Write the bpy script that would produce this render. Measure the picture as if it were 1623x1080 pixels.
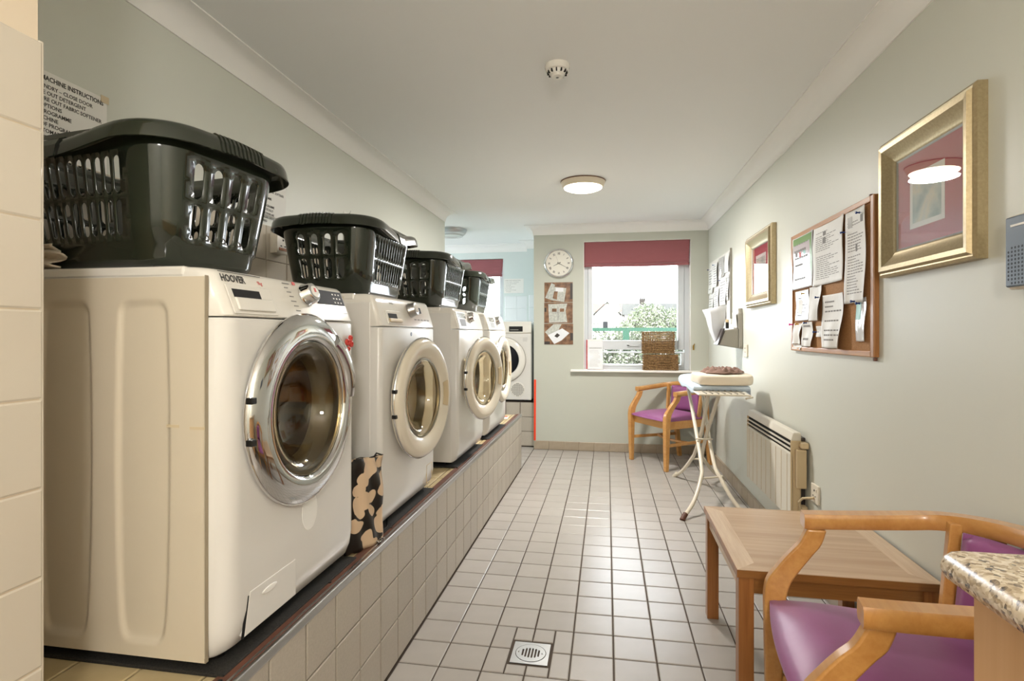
import bpy, bmesh, math, random
from math import sin, cos, pi, radians, sqrt, atan2
from mathutils import Vector, Matrix
from mathutils.geometry import delaunay_2d_cdt
random.seed(7)
for o in list(bpy.data.objects): bpy.data.objects.remove(o)
S = bpy.context.scene
COL = S.collection

# ------------------------------------------------------------------ camera
cam_d = bpy.data.cameras.new('camera'); cam = bpy.data.objects.new('camera', cam_d); COL.objects.link(cam)
cam.location = (0, 0, 1.178); cam.rotation_euler = (pi/2, 0, 0.1706)
cam_d.sensor_width = 36; cam_d.lens = 873.1/1623*36; cam_d.shift_y = -10.1/1623
cam_d.clip_start = .02; cam_d.clip_end = 300
S.camera = cam
# ------------------------------------------------------------------ sky, light, exposure
W = bpy.data.worlds.new('sky'); S.world = W; W.use_nodes = True
bg = W.node_tree.nodes['Background']; bg.inputs[0].default_value = (.88, .94, 1, 1); bg.inputs[1].default_value = 10
def lamp(name, kind, loc, energy, color, size=.1, rot=(0, 0, 0), **kw):
    d = bpy.data.lights.new(name, kind); d.energy = energy; d.color = color
    if kind == 'AREA': d.shape = kw.get('shape', 'DISK'); d.size = size
    elif kind == 'POINT': d.shadow_soft_size = size
    o = bpy.data.objects.new(name, d); COL.objects.link(o); o.location = loc; o.rotation_euler = rot
    return o
sun = lamp('sun', 'SUN', (0, -5, 20), 3.0, (1, .97, .92), rot=(radians(38), 0, radians(-25))); sun.data.angle = radians(3)
def portal(loc, sx, sy, rot=(-pi/2, 0, 0)):
    d = bpy.data.lights.new('window_portal', 'AREA'); d.shape = 'RECTANGLE'; d.size = sx; d.size_y = sy; d.cycles.is_portal = True
    o = bpy.data.objects.new('window_portal', d); COL.objects.link(o); o.location = loc; o.rotation_euler = rot
portal((.28, 5.86, 1.46), 1.05, 1.3)
portal((-1.84, 6.95, 1.5), 1.15, 1.2)
portal((-3.62, 5.75, 1.7), 1.4, .8, (0, -pi/2, 0))  # portal of the added alcove window
LAMP_A, LAMP_B = 34, 50          # lamp power: ceiling light in view, added bare point light behind the camera
S.view_settings.view_transform = 'Standard'; S.view_settings.look = 'None'
S.view_settings.exposure = 0.50; S.view_settings.gamma = 1.0
S.view_settings.use_curve_mapping = False

# ------------------------------------------------------------------ materials
def srgb(c):
    if isinstance(c, str):
        c = [int(c[i:i+2], 16)/255 for i in (0, 2, 4)]
    return tuple((x/12.92 if x <= .04045 else ((x+.055)/1.055)**2.4) for x in c) + (1,)
class NT:
    def __init__(s, m): s.t = m.node_tree; s.b = s.t.nodes['Principled BSDF']
    def n(s, typ, **kw):
        nd = s.t.nodes.new(typ)
        for k, v in kw.items():
            if k.startswith('i_'): nd.inputs[k[2:].replace('_', ' ')].default_value = v
            else: setattr(nd, k, v)
        return nd
    def l(s, a, b): s.t.links.new(a, b)
def mat(name, col, rough=.5, metal=0, noise=None, bump=None, coat=0, trans=0, ior=1.45, rand=0, spec=.5, sheen=0, emit=None, alpha=1, scale3=None):
    """noise=(scale, amount, second colour)  bump=(scale, strength, distance)"""
    m = bpy.data.materials.new(name); m.use_nodes = True; k = NT(m); b = k.b
    base = srgb(col); b.inputs['Base Color'].default_value = base
    b.inputs['Roughness'].default_value = rough; b.inputs['Metallic'].default_value = metal
    b.inputs['Coat Weight'].default_value = coat; b.inputs['Coat Roughness'].default_value = .05
    b.inputs['Transmission Weight'].default_value = trans; b.inputs['IOR'].default_value = ior
    b.inputs['Specular IOR Level'].default_value = spec; b.inputs['Sheen Weight'].default_value = sheen
    b.inputs['Alpha'].default_value = alpha
    if emit: b.inputs['Emission Color'].default_value = srgb(emit[0]); b.inputs['Emission Strength'].default_value = emit[1]
    co = None
    if noise or bump:
        tc = k.n('ShaderNodeTexCoord'); co = tc.outputs['Object']
        if scale3:
            mp = k.n('ShaderNodeMapping'); mp.inputs['Scale'].default_value = scale3; k.l(co, mp.inputs[0]); co = mp.outputs[0]
    src = None
    if noise:
        nz = k.n('ShaderNodeTexNoise', i_Scale=noise[0], i_Detail=6.0, i_Roughness=.6); k.l(co, nz.inputs['Vector'])
        rp = k.n('ShaderNodeMapRange'); rp.inputs[1].default_value = .3; rp.inputs[2].default_value = .7; rp.inputs[4].default_value = noise[1]
        k.l(nz.outputs['Fac'], rp.inputs[0])
        mx = k.n('ShaderNodeMix', data_type='RGBA'); mx.inputs[6].default_value = base; mx.inputs[7].default_value = srgb(noise[2])
        k.l(rp.outputs[0], mx.inputs[0]); src = mx.outputs[2]
    if rand:
        oi = k.n('ShaderNodeObjectInfo'); r = k.n('ShaderNodeMapRange'); r.inputs[3].default_value = 1-rand; r.inputs[4].default_value = 1+rand
        k.l(oi.outputs['Random'], r.inputs[0])
        hs = k.n('ShaderNodeHueSaturation'); hs.inputs['Color'].default_value = base
        if src: k.l(src, hs.inputs['Color'])
        k.l(r.outputs[0], hs.inputs['Value']); src = hs.outputs[0]
    if src: k.l(src, b.inputs['Base Color'])
    if bump:
        nb = k.n('ShaderNodeTexNoise', i_Scale=bump[0], i_Detail=4.0); k.l(co, nb.inputs['Vector'])
        bp = k.n('ShaderNodeBump', i_Strength=bump[1], i_Distance=bump[2]); k.l(nb.outputs['Fac'], bp.inputs['Height']); k.l(bp.outputs[0], b.inputs['Normal'])
    return m
def wood(name, c1, c2, axis=0, rough=.4, coat=.2, freq=1.0, rand=0.0):
    m = bpy.data.materials.new(name); m.use_nodes = True; k = NT(m); b = k.b
    tc = k.n('ShaderNodeTexCoord'); mp = k.n('ShaderNodeMapping')
    sc = [34*freq]*3; sc[axis] = 1.6*freq; mp.inputs['Scale'].default_value = sc
    k.l(tc.outputs['Object'], mp.inputs[0])
    nz = k.n('ShaderNodeTexNoise', i_Scale=1.0, i_Detail=5.0, i_Roughness=.65, i_Distortion=.6); k.l(mp.outputs[0], nz.inputs['Vector'])
    n2 = k.n('ShaderNodeTexNoise', i_Scale=5.0, i_Detail=3.0); k.l(mp.outputs[0], n2.inputs['Vector'])
    mm = k.n('ShaderNodeMath', operation='MULTIPLY_ADD'); mm.inputs[1].default_value = .35; k.l(n2.outputs['Fac'], mm.inputs[0]); k.l(nz.outputs['Fac'], mm.inputs[2])
    rp = k.n('ShaderNodeValToRGB'); rp.color_ramp.elements[0].position = .45; rp.color_ramp.elements[1].position = .85
    rp.color_ramp.elements[0].color = srgb(c1); rp.color_ramp.elements[1].color = srgb(c2)
    k.l(mm.outputs[0], rp.inputs[0]); k.l(rp.outputs[0], b.inputs['Base Color'])
    b.inputs['Roughness'].default_value = rough; b.inputs['Coat Weight'].default_value = coat; b.inputs['Coat Roughness'].default_value = .15
    bp = k.n('ShaderNodeBump', i_Strength=.08, i_Distance=.002); k.l(nz.outputs['Fac'], bp.inputs['Height']); k.l(bp.outputs[0], b.inputs['Normal'])
    return m
M = {}
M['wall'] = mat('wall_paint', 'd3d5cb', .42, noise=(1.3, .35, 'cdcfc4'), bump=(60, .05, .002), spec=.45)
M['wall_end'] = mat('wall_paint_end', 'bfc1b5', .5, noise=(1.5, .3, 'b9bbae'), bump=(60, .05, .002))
M['wall_daylight_tint'] = mat('wall_paint_daylight_tint', 'd5dedb', .5, noise=(1.5, .3, 'cfd8d5'), bump=(60, .05, .002))  # bluish daylight of the alcove is put into the wall colour
M['ceiling'] = mat('ceiling_paint', 'edeeec', .75, bump=(50, .05, .002))
M['cove'] = mat('cove_plaster', 'eeede9', .6)
M['grout'] = mat('grout', '4f443a', .9, noise=(30, .5, '40352b'))
M['grout_rust'] = mat('plinth_grout', '4d3a28', .9, noise=(30, .6, '6b4f33'))
M['grout_light'] = mat('grout_light', 'b9aa97', .9)
M['floor_tile'] = mat('floor_tile', 'aea8a1', .3, noise=(9, .5, 'a39d95'), rand=.045, bump=(90, .04, .001), spec=.5)
M['plinth_tile'] = mat('plinth_tile', 'b9b0a2', .42, noise=(160, .45, '9d9486'), rand=.05)
M['plinth_top'] = mat('plinth_top_tile', 'c9b68e', .4, noise=(12, .6, 'b39f74'), rand=.04)
M['skirt_tile'] = mat('skirting_tile', 'a99b87', .35, noise=(20, .5, '988a76'), rand=.06)
M['white_tile'] = mat('white_wall_tile', 'cdc3b2', .1, rand=.015, spec=.6)
M['alcove_tile'] = mat('alcove_wall_tile', 'e4e9ea', .12, rand=.015, spec=.6)
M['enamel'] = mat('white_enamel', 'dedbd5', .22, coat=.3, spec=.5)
M['enamel_shaded'] = mat('side_enamel_shaded', 'd3c8b3', .3)  # yellower than the front, with the side's shade put into the colour
M['plastic'] = mat('white_plastic', 'e6e2d9', .16, coat=.4)
M['plastic_warm'] = mat('cream_plastic', 'ddd3c0', .2, coat=.3)
M['chrome'] = mat('chrome', 'd8d8d8', .06, 1)
M['steel'] = mat('brushed_steel', 'b9b9b8', .28, 1, bump=(200, .05, .0005))
M['drum'] = mat('drum_steel', 'c9b07e', .22, 1, bump=(90, .25, .002))
M['black'] = mat('black_plastic', '141414', .3)
M['gasket'] = mat('grey_rubber', '6c6a66', .5)
M['rubber'] = mat('black_rubber_mat', '121110', .85, noise=(300, .5, '4a463f'))
M['display'] = mat('dark_display', '1a1c20', .5, spec=.08)
M['ink'] = mat('dark_print', '3a3733', .7)
M['ink_soft'] = mat('grey_print', '8e8c8a', .8)
M['red'] = mat('red_print', 'c8453c', .5)
M['seam'] = mat('dark_seam', 'a1957f', .7)
def thin_glass(name, fac=.06, tint='ffffff'):
    m = bpy.data.materials.new(name); m.use_nodes = True; k = NT(m); k.t.nodes.remove(k.b)
    out = [n for n in k.t.nodes if n.type == 'OUTPUT_MATERIAL'][0]
    tr = k.n('ShaderNodeBsdfTransparent'); tr.inputs[0].default_value = srgb(tint); gl = k.n('ShaderNodeBsdfGlossy'); gl.inputs['Roughness'].default_value = .0
    lw = k.n('ShaderNodeLayerWeight', i_Blend=.5); pw = k.n('ShaderNodeMath', operation='POWER'); pw.inputs[1].default_value = 4.0; k.l(lw.outputs['Facing'], pw.inputs[0])
    mp = k.n('ShaderNodeMath', operation='MULTIPLY_ADD'); mp.inputs[1].default_value = .9; mp.inputs[2].default_value = fac
    mx = k.n('ShaderNodeMixShader'); k.l(pw.outputs[0], mp.inputs[0]); k.l(mp.outputs[0], mx.inputs[0]); k.l(tr.outputs[0], mx.inputs[1]); k.l(gl.outputs[0], mx.inputs[2]); k.l(mx.outputs[0], out.inputs[0])
    return m
M['glass'] = thin_glass('clear_glass', .03)
M['bowl'] = mat('door_glass', 'e9d9b6', .02, trans=1, ior=1.45)
M['basket'] = mat('dark_green_plastic', '23291f', .14, coat=.55, spec=.6, bump=(14, .1, .004))
M['brown'] = mat('brown_edging', '54362a', .55, noise=(18, .7, '7a4c38'))
M['wood_x'] = wood('beech_x', 'c08a4c', 'a9713a', 0)
M['wood_y'] = wood('beech_y', 'c08a4c', 'a9713a', 1)
M['wood_z'] = wood('beech_z', 'b07a42', '94602f', 2)
M['chairwood'] = wood('chair_beech', 'cd9a58', 'b98243', 0, rough=.32, coat=.35, freq=.6)
M['top_grain'] = wood('table_oak_veneer', 'c7aa8a', 'b08e6b', 0, rough=.38, coat=.15, freq=.55)
M['top_band'] = wood('table_oak_border', 'd6bfa2', 'c3a585', 1, rough=.4, coat=.1, freq=1.6)
M['table_leg'] = wood('table_oak_leg', 'a8703c', '87552a', 2, rough=.4, coat=.2)
M['table_rail'] = wood('table_oak_rail', '9a6a38', '7d5227', 0, rough=.4, coat=.2)
M['purple'] = mat('purple_vinyl', '935286', .42, noise=(6, .5, '824372'), bump=(10, .15, .01), sheen=.1)
M['maroon'] = mat('maroon_fabric', '96585c', .8, bump=(250, .2, .001), sheen=.3)
M['gold'] = mat('gold_frame', 'b6a684', .38, .75, noise=(120, .5, '8f8060'), bump=(160, .15, .0006))
M['gold_side'] = mat('gold_frame_edge', 'c2a25c', .4, .7, noise=(60, .5, '9b7f40'))
M['mat_red'] = mat('red_mount_board', 'b23c48', .6)
M['paper'] = mat('paper', 'e7e6e2', .6, noise=(14, .3, 'd3d2ce'), bump=(9, .5, .012))
M['paper_flat'] = mat('paper_flat', 'eae8e2', .55)
M['laminate'] = mat('laminated_paper', 'e4e6ea', .08, coat=.8)
M['green_p'] = mat('green_print', '6f9b4e', .3)
M['teal_p'] = mat('teal_print', '79b3a0', .4)
M['cork'] = mat('cork', 'b98a5c', .85, noise=(220, .8, '8f6238'), bump=(200, .3, .002))
M['pin_blue'] = mat('blue_pin', '16306b', .25); M['pin_pink'] = mat('pink_pin', 'e02a8e', .25); M['pin_amber'] = mat('amber_pin', 'c79a3c', .25)
M['cream'] = mat('heater_enamel', 'd5cfc0', .35, bump=None); M['cream_edge'] = mat('heater_edge', 'c9b48f', .45)
M['lampbase'] = mat('lamp_base', 'd8ccb6', .4)
M['dark'] = mat('dark_void', '0c0b0a', .8)
M['upvc'] = mat('white_upvc', 'ccd1d4', .25)
M['reveal'] = mat('reveal_gloss', 'f0eee8', .3)
M['wicker'] = mat('seagrass', 'b08c5c', .75, noise=(70, 1.0, '4f361f'), bump=(120, .6, .004), rand=.10)
M['blue_cloth'] = mat('pale_blue_cover', 'c9d6e2', .8, noise=(25, .5, 'b7c6d6'), bump=(30, .2, .004))
M['cream_cloth'] = mat('cream_cloth', 'e2d6c3', .85, bump=(40, .3, .004))
M['brown_cloth'] = mat('brown_crumpled_cloth', '8f7468', .9, noise=(30, .6, '6f564c'), bump=(60, .4, .004))
M['white_metal'] = mat('cream_painted_steel', 'd9cfbb', .3, coat=.2)
M['grey_plastic'] = mat('grey_plastic', '8b867a', .4)
M['white_sheet'] = mat('white_sleeve', 'd8d9dc', .5, bump=(8, .4, .01))
M['blue_grey'] = mat('slate_blue_plastic', '596673', .35)
M['brass'] = mat('brass', 'b99a52', .3, 1)
M['orange'] = mat('orange_tape', 'f0441e', .5)
M['beech_panel'] = wood('beech_panel', 'cfa77c', 'c59b6e', 2, rough=.45, coat=.1, freq=.3)
M['green_rail'] = mat('green_railing', '0f3b2a', .5)
M['socket'] = mat('socket_plastic', 'e4dccb', .3)
M['tape'] = mat('old_tape', 'd0bf9e', .4)

def granite():
    m = bpy.data.materials.new('granite_laminate'); m.use_nodes = True; k = NT(m)
    tc = k.n('ShaderNodeTexCoord'); v = k.n('ShaderNodeTexVoronoi', i_Scale=210.0); n = k.n('ShaderNodeTexNoise', i_Scale=120.0, i_Detail=3.0)
    k.l(tc.outputs['Object'], v.inputs['Vector']); k.l(tc.outputs['Object'], n.inputs['Vector'])
    sp = k.n('ShaderNodeSeparateColor'); k.l(v.outputs['Color'], sp.inputs[0])
    ad = k.n('ShaderNodeMath', operation='ADD'); k.l(sp.outputs[0], ad.inputs[0]); k.l(n.outputs['Fac'], ad.inputs[1])
    hf = k.n('ShaderNodeMath', operation='MULTIPLY'); hf.inputs[1].default_value = .6; k.l(ad.outputs[0], hf.inputs[0])
    rp = k.n('ShaderNodeValToRGB'); e = rp.color_ramp.elements
    e[0].position = .24; e[0].color = srgb('2b2723'); e[1].position = .9; e[1].color = srgb('e6d7bd')
    for p, c in ((.31, '6a5a48'), (.42, 'a58f70'), (.6, 'c9b596')): q = e.new(p); q.color = srgb(c)
    k.l(hf.outputs[0], rp.inputs[0]); k.l(rp.outputs[0], k.b.inputs['Base Color']); k.b.inputs['Roughness'].default_value = .25
    return m
M['granite'] = granite()
def blobs():
    m = bpy.data.materials.new('cream_blob_print'); m.use_nodes = True; k = NT(m)
    tc = k.n('ShaderNodeTexCoord'); v = k.n('ShaderNodeTexVoronoi', feature='SMOOTH_F1', i_Scale=19.0, i_Smoothness=.25, i_Randomness=.9)
    nz = k.n('ShaderNodeTexNoise', i_Scale=14.0, i_Detail=0.0); mv = k.n('ShaderNodeVectorMath', operation='SCALE'); mv.inputs['Scale'].default_value = .05
    av = k.n('ShaderNodeVectorMath', operation='ADD')
    k.l(tc.outputs['Object'], nz.inputs['Vector']); k.l(nz.outputs['Color'], mv.inputs[0]); k.l(tc.outputs['Object'], av.inputs[0]); k.l(mv.outputs[0], av.inputs[1])
    k.l(av.outputs[0], v.inputs['Vector'])
    rp = k.n('ShaderNodeValToRGB'); e = rp.color_ramp.elements; e[0].position = .51; e[0].color = srgb('d9bd9c'); e[1].position = .53; e[1].color = srgb('1d1712')
    k.l(v.outputs['Distance'], rp.inputs[0]); k.l(rp.outputs[0], k.b.inputs['Base Color']); k.b.inputs['Roughness'].default_value = .35
    return m
M['blobs'] = blobs()
def ramp_noise(name, scale, stops, rough=.6, detail=5., scale3=(1, 1, 1)):
    m = bpy.data.materials.new(name); m.use_nodes = True; k = NT(m)
    tc = k.n('ShaderNodeTexCoord'); mp = k.n('ShaderNodeMapping'); mp.inputs['Scale'].default_value = scale3; k.l(tc.outputs['Object'], mp.inputs[0])
    n = k.n('ShaderNodeTexNoise', i_Scale=scale, i_Detail=detail); k.l(mp.outputs[0], n.inputs['Vector'])
    rp = k.n('ShaderNodeValToRGB'); e = rp.color_ramp.elements; e[0].position = stops[0][0]; e[0].color = srgb(stops[0][1]); e[1].position = stops[-1][0]; e[1].color = srgb(stops[-1][1])
    for p, c in stops[1:-1]: q = e.new(p); q.color = srgb(c)
    k.l(n.outputs['Fac'], rp.inputs[0]); k.l(rp.outputs[0], k.b.inputs['Base Color']); k.b.inputs['Roughness'].default_value = rough
    return m
M['seascape'] = ramp_noise('seascape_print', 14, [(.35, '8fa3a0'), (.48, 'b9c2b8'), (.6, 'd6cfba'), (.7, 'c8ccc4')])
M['photo_wood'] = ramp_noise('photo_of_table', 20, [(.3, '553a28'), (.5, '7d5a40'), (.7, '987658')], .3)
M['photo_sheet'] = ramp_noise('photo_of_paper', 60, [(.3, 'a5aaa4'), (.5, 'b9bbb3'), (.7, 'cdcec6')], .3)
M['photo_dark'] = mat('photo_dark', '3d3634', .3)
M['leaf_a'] = ramp_noise('pale_foliage', 3, [(.35, '2a3520'), (.5, '434e33'), (.65, '656b50')], .8)
M['leaf_b'] = ramp_noise('grey_foliage', 3, [(.35, '272f22'), (.5, '3b442f'), (.65, '5c604c')], .8)
M['petal'] = mat('white_blossom', '8d8882', .8)
M['grass'] = mat('lawn', '38422b', .9); M['render'] = mat('white_render', 'b5b0a8', .8)
M['roof_grey'] = mat('grey_roof', '2f302c', .85, noise=(3, .4, '292a27')); M['roof_red'] = mat('red_roof', '5e3a30', .85, noise=(3, .4, '512f26'))
M['chimney_m'] = mat('chimney_brick', '2a2522', .9)

# ------------------------------------------------------------------ mesh builder
class MB:
    def __init__(s): s.v = []; s.f = []
    def add(s, vs, fs):
        k = len(s.v); s.v += [tuple(p) for p in vs]; s.f += [tuple(i+k for i in f) for f in fs]; return s
    def box(s, x0, x1, y0, y1, z0, z1):
        return s.add([(x0, y0, z0), (x1, y0, z0), (x1, y1, z0), (x0, y1, z0), (x0, y0, z1), (x1, y0, z1), (x1, y1, z1), (x0, y1, z1)],
                     [(0, 3, 2, 1), (4, 5, 6, 7), (0, 1, 5, 4), (1, 2, 6, 5), (2, 3, 7, 6), (3, 0, 4, 7)])
    def hexa(s, b, t):
        return s.add(list(b)+list(t), [(0, 3, 2, 1), (4, 5, 6, 7), (0, 1, 5, 4), (1, 2, 6, 5), (2, 3, 7, 6), (3, 0, 4, 7)])
    def obox(s, c, ax, ay, az, hx, hy, hz):
        c = Vector(c); P = []
        for k in (-1, 1):
            for i, j in ((-1, -1), (1, -1), (1, 1), (-1, 1)): P.append(c+ax*hx*i+ay*hy*j+az*hz*k)
        return s.hexa(P[:4], P[4:])
    def rings(s, R, close=True, cap0=True, cap1=True):
        n = len(R[0]); k = len(s.v)
        for r in R: s.v += [tuple(p) for p in r]
        m = n if close else n-1
        for a in range(len(R)-1):
            for i in range(m):
                j = (i+1) % n; s.f.append((k+a*n+i, k+a*n+j, k+(a+1)*n+j, k+(a+1)*n+i))
        if cap0: s.f.append(tuple(k+i for i in reversed(range(n))))
        if cap1: s.f.append(tuple(k+(len(R)-1)*n+i for i in range(n)))
        return s
    def tube(s, path, r, n=10, cap=True, flat=None):
        path = [Vector(p) for p in path]; R = []
        t0 = (path[1]-path[0]).normalized(); up = Vector((0, 0, 1)) if abs(t0.z) < .9 else Vector((1, 0, 0))
        u = t0.cross(up).normalized()
        for i, p in enumerate(path):
            a = path[max(i-1, 0)]; b = path[min(i+1, len(path)-1)]; t = (b-a).normalized()
            u = (u-t*u.dot(t)).normalized(); w = t.cross(u)
            rr = r[i] if isinstance(r, (list, tuple)) else r
            R.append([p+(u*cos(q)+w*sin(q)*(flat or 1))*rr for q in [2*pi*j/n for j in range(n)]])
        return s.rings(R, True, cap, cap)
    def lathe(s, prof, n=40, o=(0, 0, 0), axis='z', a0=0, a1=2*pi, cap0=False, cap1=False):
        """prof = (radius, height) along axis; axis 'y-' points along -y"""
        full = abs(a1-a0-2*pi) < 1e-6; m = n if full else n+1; R = []
        for r, h in prof:
            ring = []
            for i in range(m):
                a = a0+(a1-a0)*i/n
                if axis == 'z': p = (r*cos(a), r*sin(a), h)
                elif axis == 'y-': p = (r*cos(a), -h, r*sin(a))
                else: p = (h, r*cos(a), r*sin(a))
                ring.append((o[0]+p[0], o[1]+p[1], o[2]+p[2]))
            R.append(ring)
        return s.rings(R, full, cap0, cap1)
    def grid(s, fn, nu, nv):
        k = len(s.v)
        for j in range(nv+1):
            for i in range(nu+1): s.v.append(tuple(fn(i/nu, j/nv)))
        for j in range(nv):
            for i in range(nu):
                a = k+j*(nu+1)+i; s.f.append((a, a+1, a+nu+2, a+nu+1))
        return s
    def tf(s, mtx, k0=0):
        s.v = s.v[:k0]+[tuple(mtx @ Vector(p)) for p in s.v[k0:]]; return s
    def mesh(s, name, m, smooth=0, fixn=True):
        me = bpy.data.meshes.new(name); me.from_pydata(s.v, [], s.f); me.update()
        if fixn:
            b = bmesh.new(); b.from_mesh(me); bmesh.ops.recalc_face_normals(b, faces=b.faces); b.to_mesh(me); b.free()
        if m: me.materials.append(m)
        if smooth:
            me.shade_smooth(); me.set_sharp_from_angle(angle=radians(smooth))
        return me
    def build(s, name, m, parent=None, smooth=0, bevel=0, solid=0, sub=0, fixn=True, seg=2):
        if isinstance(m, str): m = M[m]
        o = bpy.data.objects.new(name, s.mesh(name, m, smooth, fixn)); COL.objects.link(o)
        if parent: o.parent = parent
        if solid: q = o.modifiers.new('s', 'SOLIDIFY'); q.thickness = solid; q.offset = 0
        if sub: q = o.modifiers.new('u', 'SUBSURF'); q.levels = sub; q.render_levels = sub
        if bevel: q = o.modifiers.new('b', 'BEVEL'); q.width = bevel; q.segments = seg; q.limit_method = 'ANGLE'; q.angle_limit = radians(40)
        return o
def tag(o, label=None, cat=None, group=None, kind=None):
    if label: o['label'] = label
    if cat: o['category'] = cat
    if group: o['group'] = group
    if kind: o['kind'] = kind
    return o
def thing(name, label, cat, loc=(0, 0, 0), rz=0, group=None):
    o = bpy.data.objects.new(name, None); COL.objects.link(o); o.location = loc; o.rotation_euler = (0, 0, rz); o.empty_display_size = .05
    return tag(o, label, cat, group)
def place(o, loc, rot=(0, 0, 0)):
    o.location = loc; o.rotation_euler = rot; return o
def copy_obj(o, parent=None):
    c = o.copy(); COL.objects.link(c); c.parent = parent
    for ch in KIDS.get(o.name, [x for x in o.children]): copy_obj(ch, c)
    return c
KIDS = {}
def freeze(o):
    """apply modifiers"""
    dg = bpy.context.evaluated_depsgraph_get(); me = bpy.data.meshes.new_from_object(o.evaluated_get(dg)); o.modifiers.clear(); o.data = me; return o
def cut(o, cutter):
    q = o.modifiers.new('c', 'BOOLEAN'); q.operation = 'DIFFERENCE'; q.object = cutter; q.solver = 'EXACT'
    bpy.context.view_layer.update(); freeze(o); bpy.data.objects.remove(cutter); return o
def text(s, size, loc, rot, m, parent=None, name='lettering', align='LEFT', bold=0, space=1.0, sx=1.0):
    c = bpy.data.curves.new('t', 'FONT'); c.body = s; c.size = size; c.align_x = align; c.offset = bold; c.space_line = space; c.extrude = .0002; c.resolution_u = 2
    t = bpy.data.objects.new('t', c); COL.objects.link(t); bpy.context.view_layer.update()
    me = bpy.data.meshes.new_from_object(t.evaluated_get(bpy.context.evaluated_depsgraph_get())); bpy.data.objects.remove(t)
    me.materials.clear(); me.materials.append(M[m] if isinstance(m, str) else m)
    o = bpy.data.objects.new(name, me); COL.objects.link(o); o.location = loc; o.rotation_euler = rot; o.scale = (sx, 1, 1)
    if parent: o.parent = parent
    return o
def prt(o, p): o.parent = p; return o
RX = (pi/2, 0, pi/2)      # lettering that faces +X (reads along +Y)
RMX = (pi/2, 0, -pi/2)    # faces -X (reads along -Y)
RMY = (pi/2, 0, 0)        # faces -Y

def sm(P, n=8):
    out = []; P = [Vector(p) for p in P]
    for i in range(len(P)-1):
        p0, p1, p2, p3 = P[max(i-1, 0)], P[i], P[i+1], P[min(i+2, len(P)-1)]
        for j in range(n): s = j/n; out.append(.5*((2*p1)+(-p0+p2)*s+(2*p0-5*p1+4*p2-p3)*s*s+(-p0+3*p1-3*p2+p3)*s**3))
    out.append(P[-1]); return out
# ------------------------------------------------------------------ room
XL, XR, YE, ZC = -1.44, .975, 5.604, 2.28
XP, ZP = -.739, .47        # plinth front, plinth height
YR = -1.6                  # wall behind the camera
def st(mb, name, m, parent=None, **k):
    o = mb.build(name, m, parent, **k)
    if not parent: o['kind'] = 'structure'
    return o
floor = st(MB().box(-3.4, XR+.15, YR-.15, 6.85, -.12, -.004), 'floor', 'grout')
st(MB().box(-3.5, XR+.15, YR-.15, 6.85, ZC, ZC+.12), 'ceiling', 'ceiling')
wl = st(MB().box(XL-.16, XL, .77, 4.79, 0, ZC), 'wall_left', 'wall')
wr = st(MB().box(XR, XR+.15, YR, 5.85, 0, ZC), 'wall_right', 'wall')
we = MB(); WX0, WX1, WZ0, WZ1 = -.232, .809, .82, 2.112
we.box(XP, WX0, YE, YE+.25, 0, ZC).box(WX1, XR, YE, YE+.25, 0, ZC).box(WX0, WX1, YE, YE+.25, 0, WZ0).box(WX0, WX1, YE, YE+.25, WZ1, ZC)
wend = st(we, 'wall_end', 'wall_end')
wn = st(MB().box(-1.55, -.934, YR, .77, 0, ZC), 'wall_near', mat('wall_paint_lamp_tint', 'd8c8b0', .6))  # warm lamp light near the camera is put into this wall's colour
st(MB().box(-1.6, XR+.15, YR-.15, YR, 0, ZC), 'wall_behind', 'wall')
st(MB().box(XP, XP+.12, YE+.25, 6.68, 0, ZC), 'wall_alcove_right', 'wall_daylight_tint')
wf = MB(); FX0, FX1, FZ0, FZ1 = -2.42, -1.262, .95, 2.11
wf.box(-3.4, FX0, 6.68, 6.93, 0, ZC).box(FX1, XP+.12, 6.68, 6.93, 0, ZC).box(FX0, FX1, 6.68, 6.93, 0, FZ0).box(FX0, FX1, 6.68, 6.93, FZ1, ZC)
wf.box(-.935, XP, 6.47, 6.68, 0, ZC)
wfar = st(wf, 'wall_far', 'wall_daylight_tint')
st(MB().box(-3.4, XL-.16, 4.63, 4.79, 0, ZC), 'wall_alcove_front', 'wall_daylight_tint')
st(MB().box(-3.6, -3.4, 4.6, 5.05, 0, ZC).box(-3.6, -3.4, 6.45, 6.93, 0, ZC).box(-3.6, -3.4, 5.05, 6.45, 0, 1.3).box(-3.6, -3.4, 5.05, 6.45, 2.11, ZC), 'wall_alcove_left', 'wall_daylight_tint')  # opening made for the added unseen window

def sweep(path, prof, name, m, **k):
    """mitred sweep in plan, profile=(offset to the right of the path, z)"""
    P = [Vector(p) for p in path]; mb = MB(); R = []
    for i, p in enumerate(P):
        d0 = (p-P[i-1]).normalized() if i else None; d1 = (P[i+1]-p).normalized() if i < len(P)-1 else None
        d0 = d0 or d1; d1 = d1 or d0
        n0 = Vector((d0.y, -d0.x)); n1 = Vector((d1.y, -d1.x)); n = (n0+n1)/(1+n0.dot(n1))
        R.append([(p.x+n.x*o, p.y+n.y*o, z) for o, z in prof])
    mb.rings(R); return st(mb, name, m, **k)
cp = [(0, ZC-.0)]+[(0, 2.19), (.006, 2.19)]+[(.006+.079*(1-cos(a))*1.0, 2.196+.079*sin(a)) for a in [pi/2*i/8 for i in range(9)]]+[(.09, 2.275), (.09, ZC)]
sweep([(XL, .77), (XL, 4.79), (-3.4, 4.79)], cp, 'trim_1', 'cove', smooth=35)
sweep([(-3.4, 6.68), (-.935, 6.68), (-.935, 6.47), (XP, 6.47), (XP, YE), (XR, YE), (XR, YR)], cp, 'trim_2', 'cove', smooth=35)

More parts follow.
